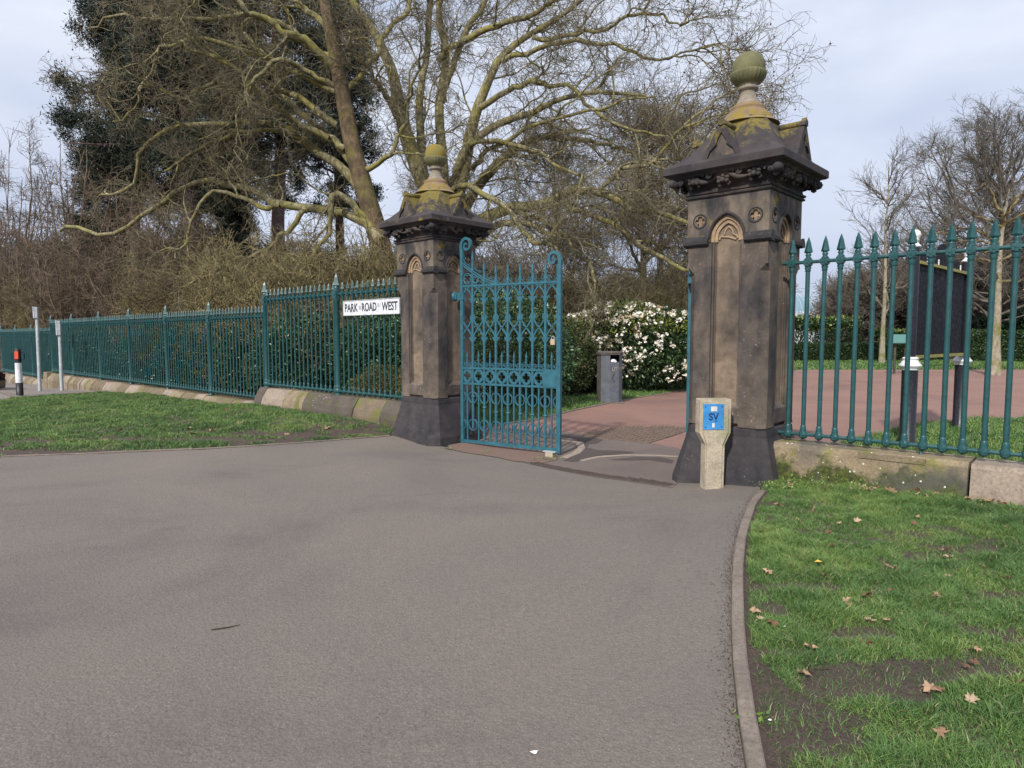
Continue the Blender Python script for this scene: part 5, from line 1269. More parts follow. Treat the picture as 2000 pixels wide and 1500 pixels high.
# behind the left railing
k_ = 0
for a, b, rx, ry, rz_, mat, n, sz, lab in [
    (1.9, 1.5, .8, .65, .50, 'leaf_box', 15000, .042, 'low clipped box bush with brownish leaves under the nameplate'),
    (3.5, 1.6, .85, .65, .45, 'leaf_box', 15000, .042, 'low clipped box bush with brownish leaves behind the tall post'),
    (2.2, 3.6, 1.6, 1.1, 1.25, 'leaf_laurel', 13000, .085, 'dark laurel behind the nameplate railing'),
    (5.0, 2.5, 1.0, .8, .95, 'leaf_laurel', 9000, .085, 'dark laurel left of the clipped box bushes'),
    (7.1, 1.7, 1.15, .8, .98, 'leaf_laurel', 11000, .085, 'glossy laurel with a few pale leaves at the step in the railing'),
    (9.4, 1.8, 1.2, .8, .90, 'leaf_laurel', 9000, .09, 'laurel behind the first bay of the low railing'),
    (11.8, 1.9, 1.2, .8, .95, 'leaf_laurel', 8000, .09, 'laurel behind the second bay of the low railing'),
    (14.3, 1.9, 1.3, .8, .98, 'leaf_laurel', 8000, .10, 'laurel behind the middle of the low railing'),
    (17.2, 1.9, 1.5, .8, 1.0, 'leaf_laurel', 8000, .10, 'laurel behind the thin end of the low railing'),
    (20.6, 2.0, 1.7, .9, 1.0, 'leaf_laurel', 8000, .12, 'laurel just before the far step in the railing'),
    (24.6, 2.0, 2.0, .9, 1.1, 'leaf_laurel', 8000, .13, 'laurel behind the two sign posts'),
    (29.0, 2.0, 2.2, .9, 1.1, 'leaf_laurel', 7000, .14, 'laurel behind the bollard'),
    (33.5, 2.0, 2.2, .9, 1.1, 'leaf_laurel', 7000, .14, 'laurel at the far left end of the railing')]:
    k_ += 1; c = fw(a, b); shrub(lab, c, (max(rx, ry) * (.95 if mat == 'leaf_box' else 1.2), max(rx, ry) * .85, rz_ * (1 if mat == 'leaf_box' else 1.15)), n if mat == 'leaf_box' else int(n * 1.5), sz, mat, 60 + k_, 5, .16, inner=.4)
# hedges across the plaza
def hedge(label, a, b, w, h, n, size, mat, seed, top=None, name='hedge'):
    rg = np.random.default_rng(seed); a = np.array(a); b = np.array(b); d = b - a; ln = np.linalg.norm(d); d /= ln; nn = np.array([-d[1], d[0]]); t = thing(name, label, 'hedge', (a[0], a[1], g1(*a)), math.atan2(d[1], d[0]))
    x = rg.uniform(0, ln, n); f = rg.uniform(0, 1, n); y = rg.uniform(-w / 2, w / 2, n); z = rg.uniform(0, h, n); side = f < .5; y[side] = -w / 2 + rg.exponential(.08, side.sum()); tp = f > .72; z[tp] = h - rg.exponential(.05, tp.sum())
    hh = h + .10 * h * (lattice(x, y, .7, seed) - .5) + .1 * (lattice(x, y, .2, seed + 1) - .5); z = np.clip(z * hh / h, .02, None)
    leaves(MB(), np.c_[x, y, z], size, rg, np.c_[np.zeros(n), -np.ones(n) * .5, np.ones(n) * .4], .55, .9).build('foliage', M[mat], t)
    if top:
        x = rg.uniform(0, ln, top); z = h * rg.uniform(.75, 1.08, top); y = rg.uniform(-w / 2, w / 2, top); leaves(MB(), np.c_[x, y, z + .2 * (lattice(x, y, .8, seed) - .5)], size * 1.3, rg, np.array([0, -.3, .9]), .5, .6).build('foliage', M['leaf_bright'], t)
    m = MB()
    for i in range(max(2, int(ln / .5))): m.tube([(i * .5 + .2, 0, -.1), (i * .5 + .2 + rg.normal(0, .1), 0, h * .8)], [.03, .015], 5)
    m.build('stems', M['twig_olive'], t)
    return t
hA = at(1480, 700, 44); hedge('long low clipped dark hedge beyond the plaza', (13.5, 43.8), (29.5, 45.5), 1.2, 1.15, 26000, .13, 'leaf_hedge', 5)
hedge('tall loose laurel hedge with bright yellow green tips beyond the plaza', (13.5, 46.2), (24.2, 47.0), 1.6, 2.75, 9000, .2, 'leaf_hedge', 6, 3200)
hedge('lower laurel hedge with bright tips behind the notice board', (25.2, 46.5), (29.8, 47.0), 1.4, 1.9, 4000, .2, 'leaf_hedge', 7, 900)
hedge('clipped dark green hedge behind the speckled tree trunk', (29.8, 44.0), (48, 38), 1.6, 2.0, 32000, .15, 'leaf_bright', 8)
for o in bpy.data.objects:
    if o.name.startswith('hedge') and 'speckled' in str(o.get('label', '')): 
        for ch in o.children:
            if ch.name.startswith('foliage'): ch.data.materials[0] = M['leaf_rhodo']

# ---- bare trees
def bare_tree(label, limbs, mats, levels, seed, name='bare_tree', cat='tree', group=None, extra=None, trunkN=10, wiggle=.6):
    """limbs: list of (points world, radii); first is the trunk. levels: tuples for grow() applied to all limbs"""
    rg = np.random.default_rng(seed); base = np.array(limbs[0][0][0]); t = thing(name, label, cat, tuple(base), 0, group)
    m = MB(); K = 22; PP = []; RR = []
    for i, (p, r) in enumerate(limbs):
        P, Rr = resample(np.array(p) - base, r, K); 
        if i: wv = np.cumsum(rg.normal(0, .05, (K - 1, 3)), 0); wv -= np.linspace(0, 1, K - 1)[:, None] * wv[-1] * .6; P[1:] += wv * min(1, 25 * Rr[0]) * wiggle * (.3 if Rr[0] > .15 else 1)
        PP.append(P); RR.append(Rr)
        if i == 0: m.tube(P, Rr, trunkN); m.build('trunk', M[mats[0]], t); m = MB()
        else: m.tube(P, Rr, 8)
    lm_ = m
    P, Rr = np.array(PP), np.array(RR); P0, R0 = P, Rr; tw = MB()
    for j, lv in enumerate(levels):
        src = lv.get('src', 'prev'); A, B = (P0, R0) if src == 'limbs' else (P, Rr)
        if lv.get('skip_trunk') and len(A) > 1: A, B = A[1:], B[1:]
        P, Rr = grow(A, B, lv['n'], lv.get('t0', .15), lv.get('t1', 1), lv['len'], lv.get('ang', (.4, 1.1)), lv.get('k', 6), lv.get('wob', .25), lv.get('grav', 0), lv.get('r', .03), lv.get('tip', .006), rg, flat_=lv.get('flat', 1))
        ok_ = clear_of_fence(P + base); P, Rr = P[ok_], Rr[ok_]
        if lv.get('join'): P, Rr = np.concatenate([A, P]), np.concatenate([B, Rr])
        tgt = tw if lv['r'] < .03 else None
        if tgt is None:
            lm_.tubes(P[len(A):] if lv.get('join') else P, Rr[len(A):] if lv.get('join') else Rr, 6)
        else: tw.tubes(P, Rr, 4 if lv['r'] > .012 else 3)
    if lm_.n: lm_.build('limbs', M[mats[1]], t)
    tw.build('twigs', M[mats[2]], t)
    if extra: extra(t, P, rg)
    return t

def LB(pts, dep):
    """traced limb: photo pixels and radius px, placed at real depth (start, end)"""
    n = len(pts); o = []; r = []; kk = .62 if pts[0][2] > 45 else .66
    for i, (x, y, rp) in enumerate(pts):
        d = dep[0] + (dep[1] - dep[0]) * i / max(1, n - 1); o.append(at(x, y, d)); r.append(max(.012, kk * rp * d / FPX))
    return o, r

A_l = [LB([(790, 775, 50), (768, 640, 38), (748, 500, 34), (715, 380, 29), (692, 300, 27), (672, 200, 24), (652, 100, 19), (634, 0, 16), (622, -110, 12), (615, -200, 8)], (22, 22)),
       LB([(656, 244, 11), (600, 212, 9), (532, 176, 8), (508, 172, 7.5), (465, 180, 7), (420, 184, 6), (372, 208, 5), (348, 202, 3)], (22, 21.5)),
       LB([(722, 400, 15), (690, 350, 14), (655, 318, 13), (624, 296, 12), (580, 262, 11), (540, 240, 9), (480, 236, 8), (440, 242, 7.5), (356, 244, 7), (304, 272, 6), (272, 304, 6), (268, 356, 5), (236, 380, 5), (204, 382, 3)], (22, 24)),
       LB([(650, 130, 13), (600, 90, 12), (568, 64, 11), (512, 20, 9), (472, -10, 8), (400, -60, 6)], (22, 20)),
       LB([(655, 170, 8), (600, 140, 7), (552, 128, 6.5), (520, 150, 5), (500, 190, 4)], (22, 20)),
       LB([(655, 180, 8), (580, 138, 7), (520, 112, 6.5), (420, 90, 6), (372, 94, 5.5), (336, 116, 5), (320, 160, 4.5), (288, 192, 4), (276, 220, 3.5), (232, 240, 2.5)], (22, 22.5)),
       LB([(742, 470, 15), (700, 425, 14), (620, 412, 12), (560, 403, 11), (536, 400, 11), (504, 378, 10), (440, 364, 9), (408, 356, 8), (344, 380, 8), (316, 402, 7.5), (280, 420, 6), (236, 452, 6), (192, 460, 5.5), (136, 440, 5), (116, 450, 4)], (21.5, 27)),
       LB([(545, 402, 8), (508, 408, 7), (452, 390, 6), (416, 392, 5.5), (368, 436, 5), (358, 470, 4), (340, 500, 3)], (22.6, 23)),
       LB([(672, 290, 10), (640, 272, 9), (600, 264, 7), (530, 262, 6.5), (460, 268, 6), (410, 272, 5), (368, 284, 5), (340, 310, 4), (316, 335, 3)], (22, 23)),
       LB([(640, 60, 10), (600, 10, 9), (560, -40, 8), (500, -90, 6)], (22, 23)),
       LB([(668, 190, 9), (720, 130, 8), (760, 70, 7), (790, 0, 6), (800, -80, 4)], (22, 24)),
       LB([(650, 110, 9), (560, 60, 8), (440, 30, 7), (330, 20, 5), (240, 30, 4), (170, 60, 3)], (22, 22)),
       LB([(690, 320, 12), (620, 250, 10), (560, 190, 8), (520, 120, 7), (470, 60, 5)], (22, 25)),
       LB([(640, 270, 10), (560, 215, 8), (470, 150, 6), (400, 120, 5), (330, 60, 4)], (22, 21)),
       LB([(600, 412, 9), (560, 470, 7), (520, 500, 6), (450, 530, 5), (380, 560, 3)], (22.3, 22.5)),
       LB([(730, 440, 12), (660, 400, 10), (640, 460, 7), (600, 520, 6), (560, 570, 4)], (21.8, 20.5)),
       LB([(700, 330, 9), (760, 290, 7), (790, 240, 6), (800, 180, 5), (830, 120, 3)], (22, 20))]
B_l = [LB([(850, 775, 48), (862, 640, 42), (868, 520, 38), (872, 450, 34), (874, 425, 30)], (24, 24)),
       LB([(862, 440, 26), (840, 385, 24), (810, 320, 23), (776, 224, 19), (762, 152, 16), (732, 72, 13), (688, 0, 10), (650, -80, 8)], (24, 23)),
       LB([(862, 440, 18), (834, 370, 14), (824, 280, 12), (822, 192, 11), (840, 100, 9), (844, 0, 8), (850, -90, 6)], (24, 25)),
       LB([(876, 445, 24), (896, 370, 20), (908, 310, 17), (922, 255, 16), (944, 192, 14), (980, 120, 11), (1032, 72, 9), (1100, 30, 7), (1160, -20, 5)], (24, 23)),
       LB([(870, 435, 20), (864, 320, 15), (856, 220, 13), (866, 150, 12), (872, 90, 11), (858, 30, 10), (862, -60, 7)], (24, 26)),
       LB([(890, 445, 20), (914, 395, 17), (936, 362, 15), (970, 325, 14), (1016, 296, 12), (1048, 280, 10), (1080, 270, 8), (1130, 262, 5)], (24, 22)),
       LB([(882, 372, 9), (920, 368, 8.5), (960, 376, 8), (1000, 396, 7.5), (1036, 440, 7), (1060, 458, 6.5), (1085, 474, 6), (1098, 500, 4)], (22.5, 19)),
       LB([(880, 470, 22), (920, 440, 20), (960, 418, 18), (1000, 404, 17), (1040, 400, 15), (1080, 390, 14), (1120, 368, 12), (1172, 372, 11), (1216, 392, 9), (1240, 408, 8.5), (1270, 404, 8), (1300, 412, 7), (1344, 428, 6), (1420, 460, 4)], (24, 18)),
       LB([(1100, 394, 8), (1116, 396, 8), (1160, 412, 7.5), (1200, 432, 7.5), (1248, 468, 7), (1300, 496, 6), (1350, 505, 5), (1420, 500, 3)], (21.5, 18)),
       LB([(874, 420, 16), (900, 310, 13), (940, 262, 11), (980, 238, 11), (1030, 222, 10), (1080, 196, 8), (1130, 186, 7), (1176, 184, 6), (1260, 190, 4)], (24, 21)),
       LB([(1172, 372, 7), (1186, 352, 6.5), (1200, 338, 6), (1240, 328, 6), (1270, 308, 5.5), (1292, 290, 5), (1310, 265, 4.5), (1344, 226, 4), (1400, 218, 3), (1440, 190, 2)], (20.5, 18)),
       LB([(1270, 308, 5), (1300, 298, 4.5), (1340, 296, 4), (1380, 300, 3)], (19.5, 18.5)),
       LB([(890, 508, 14), (925, 480, 13), (945, 462, 12), (975, 444, 11), (1010, 440, 9), (1050, 446, 7), (1080, 470, 5)], (23, 20)),
       LB([(872, 400, 9), (884, 350, 8), (912, 290, 7.5), (950, 272, 7), (1000, 276, 7), (1040, 286, 6), (1080, 300, 5), (1130, 340, 4)], (23.5, 20)),
       LB([(858, 120, 11), (880, 84, 10), (904, 66, 9.5), (960, 54, 9), (1020, 34, 8), (1080, 6, 6), (1150, -10, 4)], (25, 22)),
       LB([(866, 200, 11), (896, 120, 9), (930, 60, 8), (960, 0, 7), (990, -70, 5)], (25, 26)),
       LB([(940, 210, 9), (1000, 170, 8), (1050, 160, 7), (1100, 170, 6), (1160, 220, 5), (1230, 260, 4), (1300, 270, 3)], (23.5, 20)),
       LB([(920, 330, 8), (960, 300, 7), (1040, 250, 6), (1120, 240, 5), (1200, 230, 4), (1290, 200, 3)], (23, 20)),
       LB([(980, 120, 8), (1060, 90, 7), (1130, 80, 6), (1210, 90, 5), (1290, 110, 4), (1380, 90, 2.5), (1450, 100, 1.5)], (23.4, 20)),
       LB([(1000, 404, 8), (1060, 425, 7), (1110, 450, 6), (1150, 500, 5), (1170, 560, 4)], (22.5, 19)),
       LB([(1040, 72, 7), (1120, 60, 6), (1200, 30, 5), (1280, 20, 4), (1340, 40, 2.5)], (23, 21)),
       LB([(776, 230, 10), (740, 180, 8), (700, 140, 6), (670, 60, 4)], (23.5, 21)),
       LB([(1080, 270, 7), (1150, 270, 6), (1220, 285, 5), (1280, 250, 4), (1330, 180, 3), (1400, 150, 2)], (22.5, 20))]
def seedballs(t, P, rg):
    tips = P[:, -1] + np.array(t.location); x = 1000 + FPX * tips[:, 0] / tips[:, 1]; y = HZ - FPX * (tips[:, 2] - EYE) / tips[:, 1]
    k = np.where((y < 330) & ((x > 1230) | ((x < 330) & (y < 300)) | (rg.uniform(0, 1, len(x)) < .02)))[0]; rg.shuffle(k); m = MB()
    for i in k[:260]:
        c = P[i, -1] - np.array([0, 0, .07]); m.ball(c, .026, 6); m.tube([P[i, -1], c], .004, 3, cap=False)
    m.build('seed_balls', M['seed'], t, kind='stuff')
lvP = [dict(n=5, len=3.3, ang=(.35, 1.1), k=21, wob=.17, grav=-.005, r=.036, tip=.010, t0=.15, skip_trunk=True, join=True),
       dict(n=5, len=1.8, ang=(.35, 1.2), k=8, wob=.33, grav=-.02, r=.016, tip=.007, t0=.1),
       dict(n=6, len=1.0, ang=(.5, 1.3), k=6, wob=.36, grav=-.05, r=.0085, tip=.005, t0=.1),
       dict(n=4, len=.52, ang=(.5, 1.2), k=4, wob=.36, grav=-.04, r=.006, tip=.0038, t0=.1)]
bare_tree('big plane tree with leaning brown trunk, pale limbs sweeping over the long railing', A_l, ('bark_plane', 'bark_plane_limb', 'twig_plane'), lvP, 101, extra=seedballs, trunkN=16, wiggle=1.3)
lvQ = [dict(d_) for d_ in lvP]; lvQ[1]['n'] = 7
bare_tree('many stemmed plane tree with mossy yellow limbs right behind the far pillar', B_l, ('bark_plane', 'bark_plane_limb', 'twig_plane'), lvQ, 102, extra=seedballs, trunkN=16, wiggle=1.3)

def gen_tree(base, h, r, crown, n1, seed, label, mats, levels, spread=.6, name='bare_tree', group=None, trunk_h=.35, lean=(0, 0), fork=1, wob=.08, upward=.5, extra=None, cat='tree', parab=0):
    """a free standing tree: trunk and n1 limbs filling an egg-shaped crown"""
    rg = np.random.default_rng(seed); bx, by = base; z0 = g1(bx, by) - .1; top = h * (.93 if fork == 1 else .82)
    tp = [np.array([bx + lean[0] * s * h + rg.normal(0, wob * s), by + lean[1] * s * h + rg.normal(0, wob * s), z0 + s * top]) for s in np.linspace(0, 1, 7)]
    limbs = [(tp, [r * (1.35 if s == 0 else (1 - .88 * s)) for s in np.linspace(0, 1, 7)])]
    for i in range(n1):
        s = rg.uniform(trunk_h, .9) if fork == 1 else rg.uniform(trunk_h, .96); k = s * 6; j = min(5, int(k)); p0 = tp[j] + (tp[j + 1] - tp[j]) * (k - j) if s < 1 else tp[6]
        a = i * 2.4 + rg.normal(0, .3); sf = (s if fork == 1 else 0)
        cr_ = crown * (1 - .65 * max(0, (sf - trunk_h) / (1 - trunk_h))) * rg.uniform(.65, 1.1)
        zt = s * h + cr_ * rg.uniform(.1, .9) * upward * 2
        if fork != 1:
            ph_ = -.35 + 1.75 * ((s - trunk_h) / (.96 - trunk_h)) ** .8 + rg.normal(0, .12); zt = h * .60 + h * .40 * math.sin(ph_); cr_ = crown * max(.08, math.cos(ph_)) * rg.uniform(.85, 1.03)
        p1 = np.array([bx + cr_ * math.cos(a), by + cr_ * math.sin(a), z0 + zt]); mid = (p0 + p1) / 2 + np.array([math.cos(a), math.sin(a), 0]) * cr_ * (.10 if fork != 1 else 0) - np.array([0, 0, (p1[2] - p0[2]) * (.10 if fork != 1 else -.04)]) + rg.normal(0, .12 * cr_ * .4, 3)
        q = p0 + (mid - p0) * .5 + rg.normal(0, .04 * cr_, 3); q2 = mid + (p1 - mid) * .5 + rg.normal(0, .05 * cr_, 3); rl = r * (.5 if fork == 1 else .27) * rg.uniform(.6, 1.1) * (1 - .5 * sf)
        limbs.append(([p0, q, mid, q2, p1], [rl, rl * .8, rl * .6, rl * .42, rl * .2]))
    return bare_tree(label, limbs, mats, levels, seed + 1, name, cat, group, extra)
G3 = ('bark_dark', 'twig_grey', 'twig_grey')
# tall fine twigged trees behind the right half of the plane
lvF = [dict(n=10, len=2.4, ang=(.3, .9), k=7, wob=.2, grav=.02, r=.035, tip=.01, t0=.1), dict(n=7, len=1.4, ang=(.3, .9), k=5, wob=.25, grav=-.06, r=.017, tip=.008), dict(n=5, len=.9, ang=(.3, .9), k=4, wob=.25, grav=-.10, r=.011, tip=.006)]
gen_tree((7.2, 37), 16.5, .26, 4.0, 20, 201, 'tall grey weeping tree left of the near pillar with drooping fine twigs', G3, lvF, trunk_h=.2)
gen_tree((9.3, 42), 15.5, .24, 4.0, 18, 205, 'second grey tree rising just behind the near pillar', G3, lvF, trunk_h=.2)
gen_tree((2.6, 40), 13, .22, 4.2, 16, 203, 'grey bare tree seen between the two pillars', G3, lvF, trunk_h=.2)
# right: round crowned tree, pale birch, speckled trunk tree
q = at(1938, 700, 47); lvR = [dict(n=9, len=2.7, ang=(.3, .9), k=7, wob=.20, grav=.04, r=.032, tip=.010, t0=.1, skip_trunk=True), dict(n=7, len=1.5, ang=(.3, .9), k=6, wob=.24, grav=.03, r=.016, tip=.007), dict(n=5, len=.75, ang=(.3, .9), k=4, wob=.24, grav=.02, r=.0095, tip=.006)]
gen_tree((q[0], 47), 16.6, .46, 7.6, 60, 211, 'large round crowned bare tree far behind the notice board', ('bark_dark', 'twig_grey', 'twig_grey'), lvR, trunk_h=.18, fork=2)
q = at(1722, 712, 40); lvB = [dict(n=7, len=1.7, ang=(.3, .8), k=6, wob=.16, grav=.05, r=.016, tip=.008, skip_trunk=True), dict(n=5, len=.9, ang=(.3, .8), k=4, wob=.2, grav=0, r=.012, tip=.007)]
gen_tree((q[0], 40), 13.0, .15, 3.0, 24, 221, 'slender pale birch with sparse twigs standing on the far lawn', ('bark_pale', 'twig_grey', 'twig_grey'), lvB, trunk_h=.24, upward=.6)
q = gp(1940, 732); lvS = [dict(n=8, len=1.6, ang=(.3, 1.0), k=6, wob=.25, grav=.0, r=.022, tip=.008, skip_trunk=True), dict(n=6, len=.9, ang=(.3, 1.0), k=5, wob=.28, grav=0, r=.012, tip=.006)]
sc_ = 28.5 / q[1]
gen_tree((q[0] * sc_, 28.5), 8.5, .25, 3.6, 13, 231, 'speckled pale trunk tree at the edge of the red plaza', ('bark_pale', 'twig_olive', 'twig_grey'), lvS, trunk_h=.46, upward=.35)

# ---- thickets and hazels on the left
lvT = [dict(n=9, len=2.0, ang=(.3, 1.1), k=6, wob=.28, grav=-.02, r=.022, tip=.009, t0=.05), dict(n=8, len=1.2, ang=(.4, 1.2), k=5, wob=.32, grav=-.06, r=.012, tip=.007), dict(n=4, len=.7, ang=(.4, 1.2), k=4, wob=.32, grav=-.06, r=.009, tip=.006)]
def thicket(X, dep, h, w, n1, seed, label, mats, lv=lvT, name='bare_shrub', extra=None):
    q = at(X, 700, dep); rg = np.random.default_rng(seed); bx, by = q[0], dep; z0 = g1(bx, by) - .1; limbs = []
    for i in range(n1):
        a = i * 2.4 + rg.normal(0, .4); rad = w * math.sqrt(rg.uniform(.05, 1)); zt = h * (1 - .5 * (rad / w) ** 2) * rg.uniform(.75, 1.05); b0 = np.array([bx + .12 * rad * math.cos(a), by + .12 * rad * math.sin(a), z0]); p1 = np.array([bx + rad * math.cos(a), by + rad * math.sin(a), z0 + zt])
        m1 = b0 + (p1 - b0) * .5 + np.array([-math.cos(a), -math.sin(a), .3]) * .18 * rad + rg.normal(0, .15, 3); r = rg.uniform(.035, .06) * (1 if h < 5 else 1.3)
        def push(p):
            bb = (p[:2] - PL) @ W; q_ = p.copy(); q_[:2] += W * max(0, .8 - bb) * (1 if (p[:2] - PL) @ U > 0 else 0); return q_
        b0, m1, p1 = push(b0), push(m1), push(p1)
        limbs.append(([b0, b0 + (m1 - b0) * .5, m1, m1 + (p1 - m1) * .55 + rg.normal(0, .15, 3), p1], [r, r * .85, r * .65, r * .45, r * .2]))
    return bare_tree(label, limbs, mats, lv, seed + 5, name, 'bare shrub', None, extra)
BR = ('twig_brown', 'twig_brown', 'twig_brown'); OL = ('twig_olive', 'twig_olive', 'twig_olive')
def catkins(t, P, rg):
    m = MB(); i = rg.choice(len(P), min(len(P), 1500), replace=False); p = P[i, -2]; o = p - np.c_[rg.normal(0, .01, len(i)), rg.normal(0, .01, len(i)), rg.uniform(.05, .09, len(i))]
    mid = (p + o) / 2; m.tubes(np.stack([p, mid, o], 1), np.tile([.004, .009, .004], (len(i), 1)), 4); m.build('catkins', M['catkin'], t, kind='stuff')
thicket(40, 39, 14.5, 4.2, 16, 301, 'brown bare thicket at the far left above the bollard', BR)
thicket(150, 34, 12.5, 3.8, 16, 302, 'brown bare thicket above the two sign posts', BR)
thicket(270, 29, 9.4, 3.4, 16, 303, 'reddish brown bare thicket behind the middle of the long railing', BR)
thicket(380, 26.5, 6.6, 3.0, 16, 304, 'brown bare thicket left of the hazels', BR)
thicket(95, 37, 6.4, 3.0, 14, 312, 'low tangled brown thicket close behind the sign posts', OL)
thicket(500, 24, 5.8, 2.4, 14, 305, 'olive twigged thicket behind the step in the railing', OL)
thicket(470, 20, 4.2, 2.0, 12, 306, 'hazel hung with pale catkins left of the tall railing', OL, extra=catkins)
thicket(610, 18.5, 4.8, 2.1, 13, 307, 'hazel hung with pale catkins above the tall railing', OL, extra=catkins)
thicket(720, 19, 4.6, 1.9, 12, 308, 'hazel hung with pale catkins beside the far pillar', OL, extra=catkins)
thicket(330, 24.5, 4.2, 2.2, 12, 313, 'low olive thicket behind the low railing', OL)
thicket(1080, 23, 4.0, 2.1, 12, 309, 'pale yellow twigged shrub behind the open gate', OL)
thicket(1200, 25, 4.3, 2.4, 12, 310, 'pale twigged shrub above the white rhododendron', OL)
thicket(1310, 27, 5.0, 2.6, 12, 311, 'tall twiggy shrub against the left edge of the near pillar', OL)
thicket(960, 25, 3.6, 2.0, 10, 314, 'twiggy shrub seen through the hinge side of the gate', OL)
# pale upright saplings at far left
lvU = [dict(n=10, len=2.6, ang=(.1, .35), k=5, wob=.08, grav=.06, r=.03, tip=.012, t0=.1), dict(n=5, len=1.4, ang=(.1, .4), k=4, wob=.1, grav=.05, r=.018, tip=.01)]
thicket(35, 46, 17.5, 2.8, 12, 321, 'upright pale poplar with bare twigs at the far left', G3, lvU, 'bare_tree')
thicket(115, 50, 17.0, 2.8, 12, 322, 'second upright pale poplar beside the dark conifers', G3, lvU, 'bare_tree')

# ---- pines
def pine(X, dep, ytop, r, crown, seed, label, zlo=.25, n=34, tuft=11, offs=(0, 0)):
    rg = np.random.default_rng(seed); q = at(X, 700, dep); bx = q[0]; z0 = g1(bx, dep) - .2; h = at(X, ytop, dep)[2] - z0
    tp = [np.array([bx + offs[0] * s * h + rg.normal(0, .1), dep, z0 + s * h]) for s in np.linspace(0, 1, 7)]; limbs = [(tp, [r * (1.2 - s * .95) for s in np.linspace(0, 1, 7)])]
    for i in range(n):
        s = zlo + (.98 - zlo) * (i + rg.uniform()) / n; k = s * 6; j = min(5, int(k)); p0 = tp[j] + (tp[j + 1] - tp[j]) * (k - j); a = i * 2.4 + rg.normal(0, .3); cr_ = crown * (1 - ((s - zlo) / (1 - zlo)) ** 2.2 * .75) * rg.uniform(.55, 1.1); p1 = p0 + np.array([cr_ * math.cos(a), cr_ * math.sin(a), cr_ * rg.uniform(-.1, .35)])
        limbs.append(([p0, p0 + (p1 - p0) * .4 + [0, 0, .15 * cr_ * rg.uniform(-1, 1)], p1], [r * .3, r * .2, r * .06]))
    def fol(t, P, rg):
        C = P[:, 1:].reshape(-1, 3); C = C + rg.normal(0, .22, C.shape); C = np.repeat(C, tuft, 0); mb = MB(); leaves(mb, C + rg.normal(0, .14, C.shape), .27, rg, np.array([0, 0, .3]), .2, .8, None); mb.build('crown', M['needle'], t)
    lv = [dict(n=9, len=1.5, ang=(.5, 1.2), k=5, wob=.2, grav=.03, r=.03, tip=.012, t0=.35, skip_trunk=True), dict(n=7, len=.6, ang=(.4, 1.2), k=3, wob=.25, grav=.05, r=.012, tip=.006, t0=.2)]
    return bare_tree(label, limbs, ('bark_pine', 'bark_pine', 'bark_dark'), lv, seed + 3, 'pine_tree', 'tree', None, fol)
pine(378, 38, -140, .42, 5.6, 401, 'dark pine with a bare lower trunk at the left of the group', .42, 40)
pine(556, 40, -160, .44, 4.8, 402, 'dark pine whose straight trunk shows between the plane limbs', .5, 34)
pine(275, 44, -30, .36, 4.2, 403, 'outer dark pine reaching left towards the open sky', .40, 34)
pine(225, 47, 300, .30, 3.4, 404, 'low dark conifer below the outer pine', .15, 30)
pine(440, 46, 330, .30, 3.6, 405, 'lower dark conifer between the two pine trunks', .1, 30)
pine(465, 50, -140, .38, 5.0, 407, 'dark pine standing behind the two bare pine trunks', .35, 40)
pine(670, 48, -60, .36, 3.6, 406, 'dark pine partly hidden by the leaning plane trunk', .4, 30)

# ---- far background
pb_ = []
lvD = [dict(n=9, len=2.6, ang=(.3, 1.0), k=5, wob=.25, grav=.0, r=.04, tip=.02), dict(n=8, len=1.4, ang=(.3, 1.0), k=4, wob=.3, grav=0, r=.025, tip=.016), dict(n=4, len=.8, ang=(.3, 1.0), k=3, wob=.3, grav=0, r=.02, tip=.014)]
far_spots = [(1672, 68, 6.5), (1700, 72, 7.6), (1680, 66, 7.2), (1735, 70, 8.2), (1790, 64, 7.4), (1840, 68, 8.6), (1890, 62, 7.8), (1950, 60, 8.0), (2010, 62, 8.8), (1130, 62, 6.4), (1210, 66, 7.0), (1290, 64, 6.8), (1350, 70, 7.5), (1430, 75, 7.0), (1050, 66, 6.6), (970, 60, 7.5), (900, 64, 8), (820, 60, 8.2), (740, 64, 8.5), (640, 60, 8.5), (540, 62, 9.0), (440, 58, 9.0), (330, 60, 9.5), (220, 56, 9.0), (120, 60, 8.5), (20, 60, 9.0), (-80, 60, 9.0), (2090, 60, 9.0)]
where = ['left of the palm house end', 'just right of the glasshouse roof', 'behind the bright laurel', 'behind the pale birch', 'left of the notice board', 'behind the notice board', 'right of the notice board', 'behind the speckled trunk', 'at the far right edge', 'right of the open gate', 'behind the flowering bush', 'above the right of the flowers', 'behind the near pillar shaft', 'hidden by the near pillar edge', 'through the gate tracery', 'through the hinge side bars', 'behind the far pillar right side', 'behind the far pillar', 'behind the nameplate', 'behind the tall post', 'behind the railing step', 'under the pine trunks', 'under the outer pine', 'above the low railing', 'above the sign posts', 'above the bollard', 'beyond the left edge', 'beyond the right edge']
fprot = []; FR = ('twig_grey', 'twig_grey', 'twig_grey')
for i, (X, dep, h) in enumerate(far_spots):
    q = at(X, 700, dep); lab = 'distant brown bare tree on the skyline, ' + where[i]
    if i < 3: t = gen_tree((q[0], dep), h, .2, 3.8, 22, 500 + i * 7, lab, FR, lvD, trunk_h=.10, fork=2, upward=.4); fprot.append((t, h))
    else:
        src, h0 = fprot[i % 3]; t = src.copy(); COL.objects.link(t); t.location = (q[0], dep, g1(q[0], dep) - .1); s_ = h / h0; t.scale = (s_ * 1.1, s_ * 1.1, s_); t.rotation_euler = (0, 0, rng.uniform(0, 6.28)); t['label'] = lab
        for ch in src.children:
            o = ch.copy(); COL.objects.link(o); o.parent = t
    t['group'] = 'distant bare trees along the skyline'
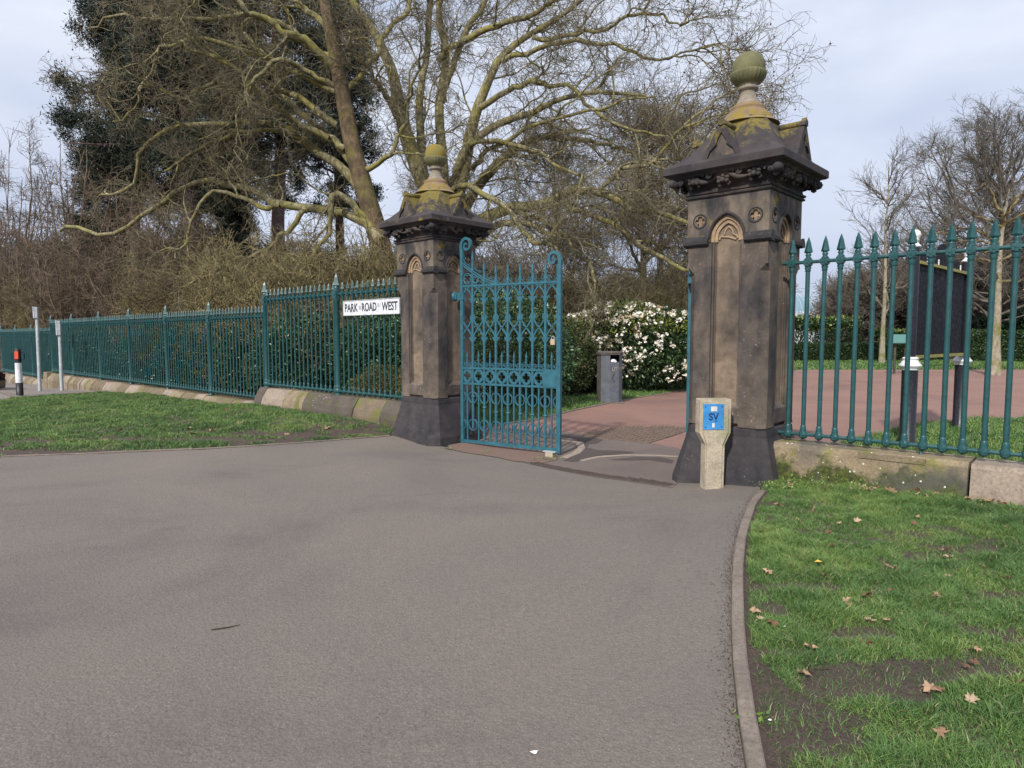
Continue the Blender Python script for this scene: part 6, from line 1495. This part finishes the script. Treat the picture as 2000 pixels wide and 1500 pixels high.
# dark evergreens at the right edge and a far low wood
for i, (X, dep, rx, rz_) in enumerate([(1975, 52, 3.4, 3.6), (2060, 50, 3.6, 4.0), (1640, 74, 1.6, 3.0), (1490, 70, 2, 2.4)]):
    q = at(X, 700, dep); shrub(['dark evergreen bush behind the clipped hedge at the right', 'dark evergreen bush past the right edge', 'round dark evergreen beside the glasshouse', 'dark evergreen behind the near pillar'][i], (q[0], dep), (rx, rx * .8, rz_ / 2), 7000, .3, 'leaf_hedge', 700 + i, 3, .2, name='evergreen_bush')
rg = np.random.default_rng(9); m = MB(); n = 60000; an_ = rg.uniform(-1.0, 1.0, n); rr = rg.uniform(95, 125, n); x = rr * np.sin(an_); y = rr * np.cos(an_); hh = 3.4 + 1.8 * lattice(x, y, 9, 4) + 1.3 * lattice(x, y, 3, 6); z = hh * rg.uniform(0, 1, n) ** .7
leaves(m, np.c_[x, y, z], .9, rg, np.array([0, 0, .6]), .35, .8); o = m.build('far_wood', M['twig_brown']); tag(o, 'low brown wood along the far horizon', 'wood', None, 'stuff')

# ---- glasshouse beyond the plaza
q = at(1560, 640, 78); gx0, gy0 = q[0] - .5, 78
t = thing('glasshouse', 'pale domed glasshouse far beyond the bright laurel hedge', 'glasshouse', (gx0, gy0, 0), R_(-12))
zb = at(1570, 614, 78)[2]; zt_ = at(1545, 573, 78)[2]
m = MB(); m.box((0, 0, zb / 2), (8, 4, zb / 2)); m.build('wall', M['glass_wall'], t)
m = MB(); m.lathe([(3.1, zb), (3.0, zb + .5), (2.6, zb + 1.2), (1.9, zb + 1.9), (1.0, zb + 2.35), (.3, zt_ + .1), (0, zt_ + .3)], (-.6, 0, 0), 24); m.build('dome', M['glass_pale'], t)
m = MB()
for k in range(24):
    a = 2 * PI * k / 24; m.tube([(-.6 + r_ * 1.01 * math.cos(a), r_ * 1.01 * math.sin(a), z_) for r_, z_ in ((3.1, zb), (3.0, zb + .5), (2.6, zb + 1.2), (1.9, zb + 1.9), (1.0, zb + 2.35))], .03, 4, cap=False)
m.build('glazing_bars', M['glass_wall'], t)
m = MB(); m.box((5.2, 0, zb + .35), (1.6, 2.5, .35), 0, 0, .4); m.build('roof', M['glass_pale'], t)
m = MB()
for k in range(50): m.box((-7.9 + k * .32, -4.0, zb + .12), (.06, .03, .13), 0, 0, .3)
for k in range(6): m.ball((3 + k * .8, -4, zb + .35), .16, 6, 0, (1, .5, 1.4))
m.build('cresting', M['sign_white'], t)
bpy.context.view_layer.update()
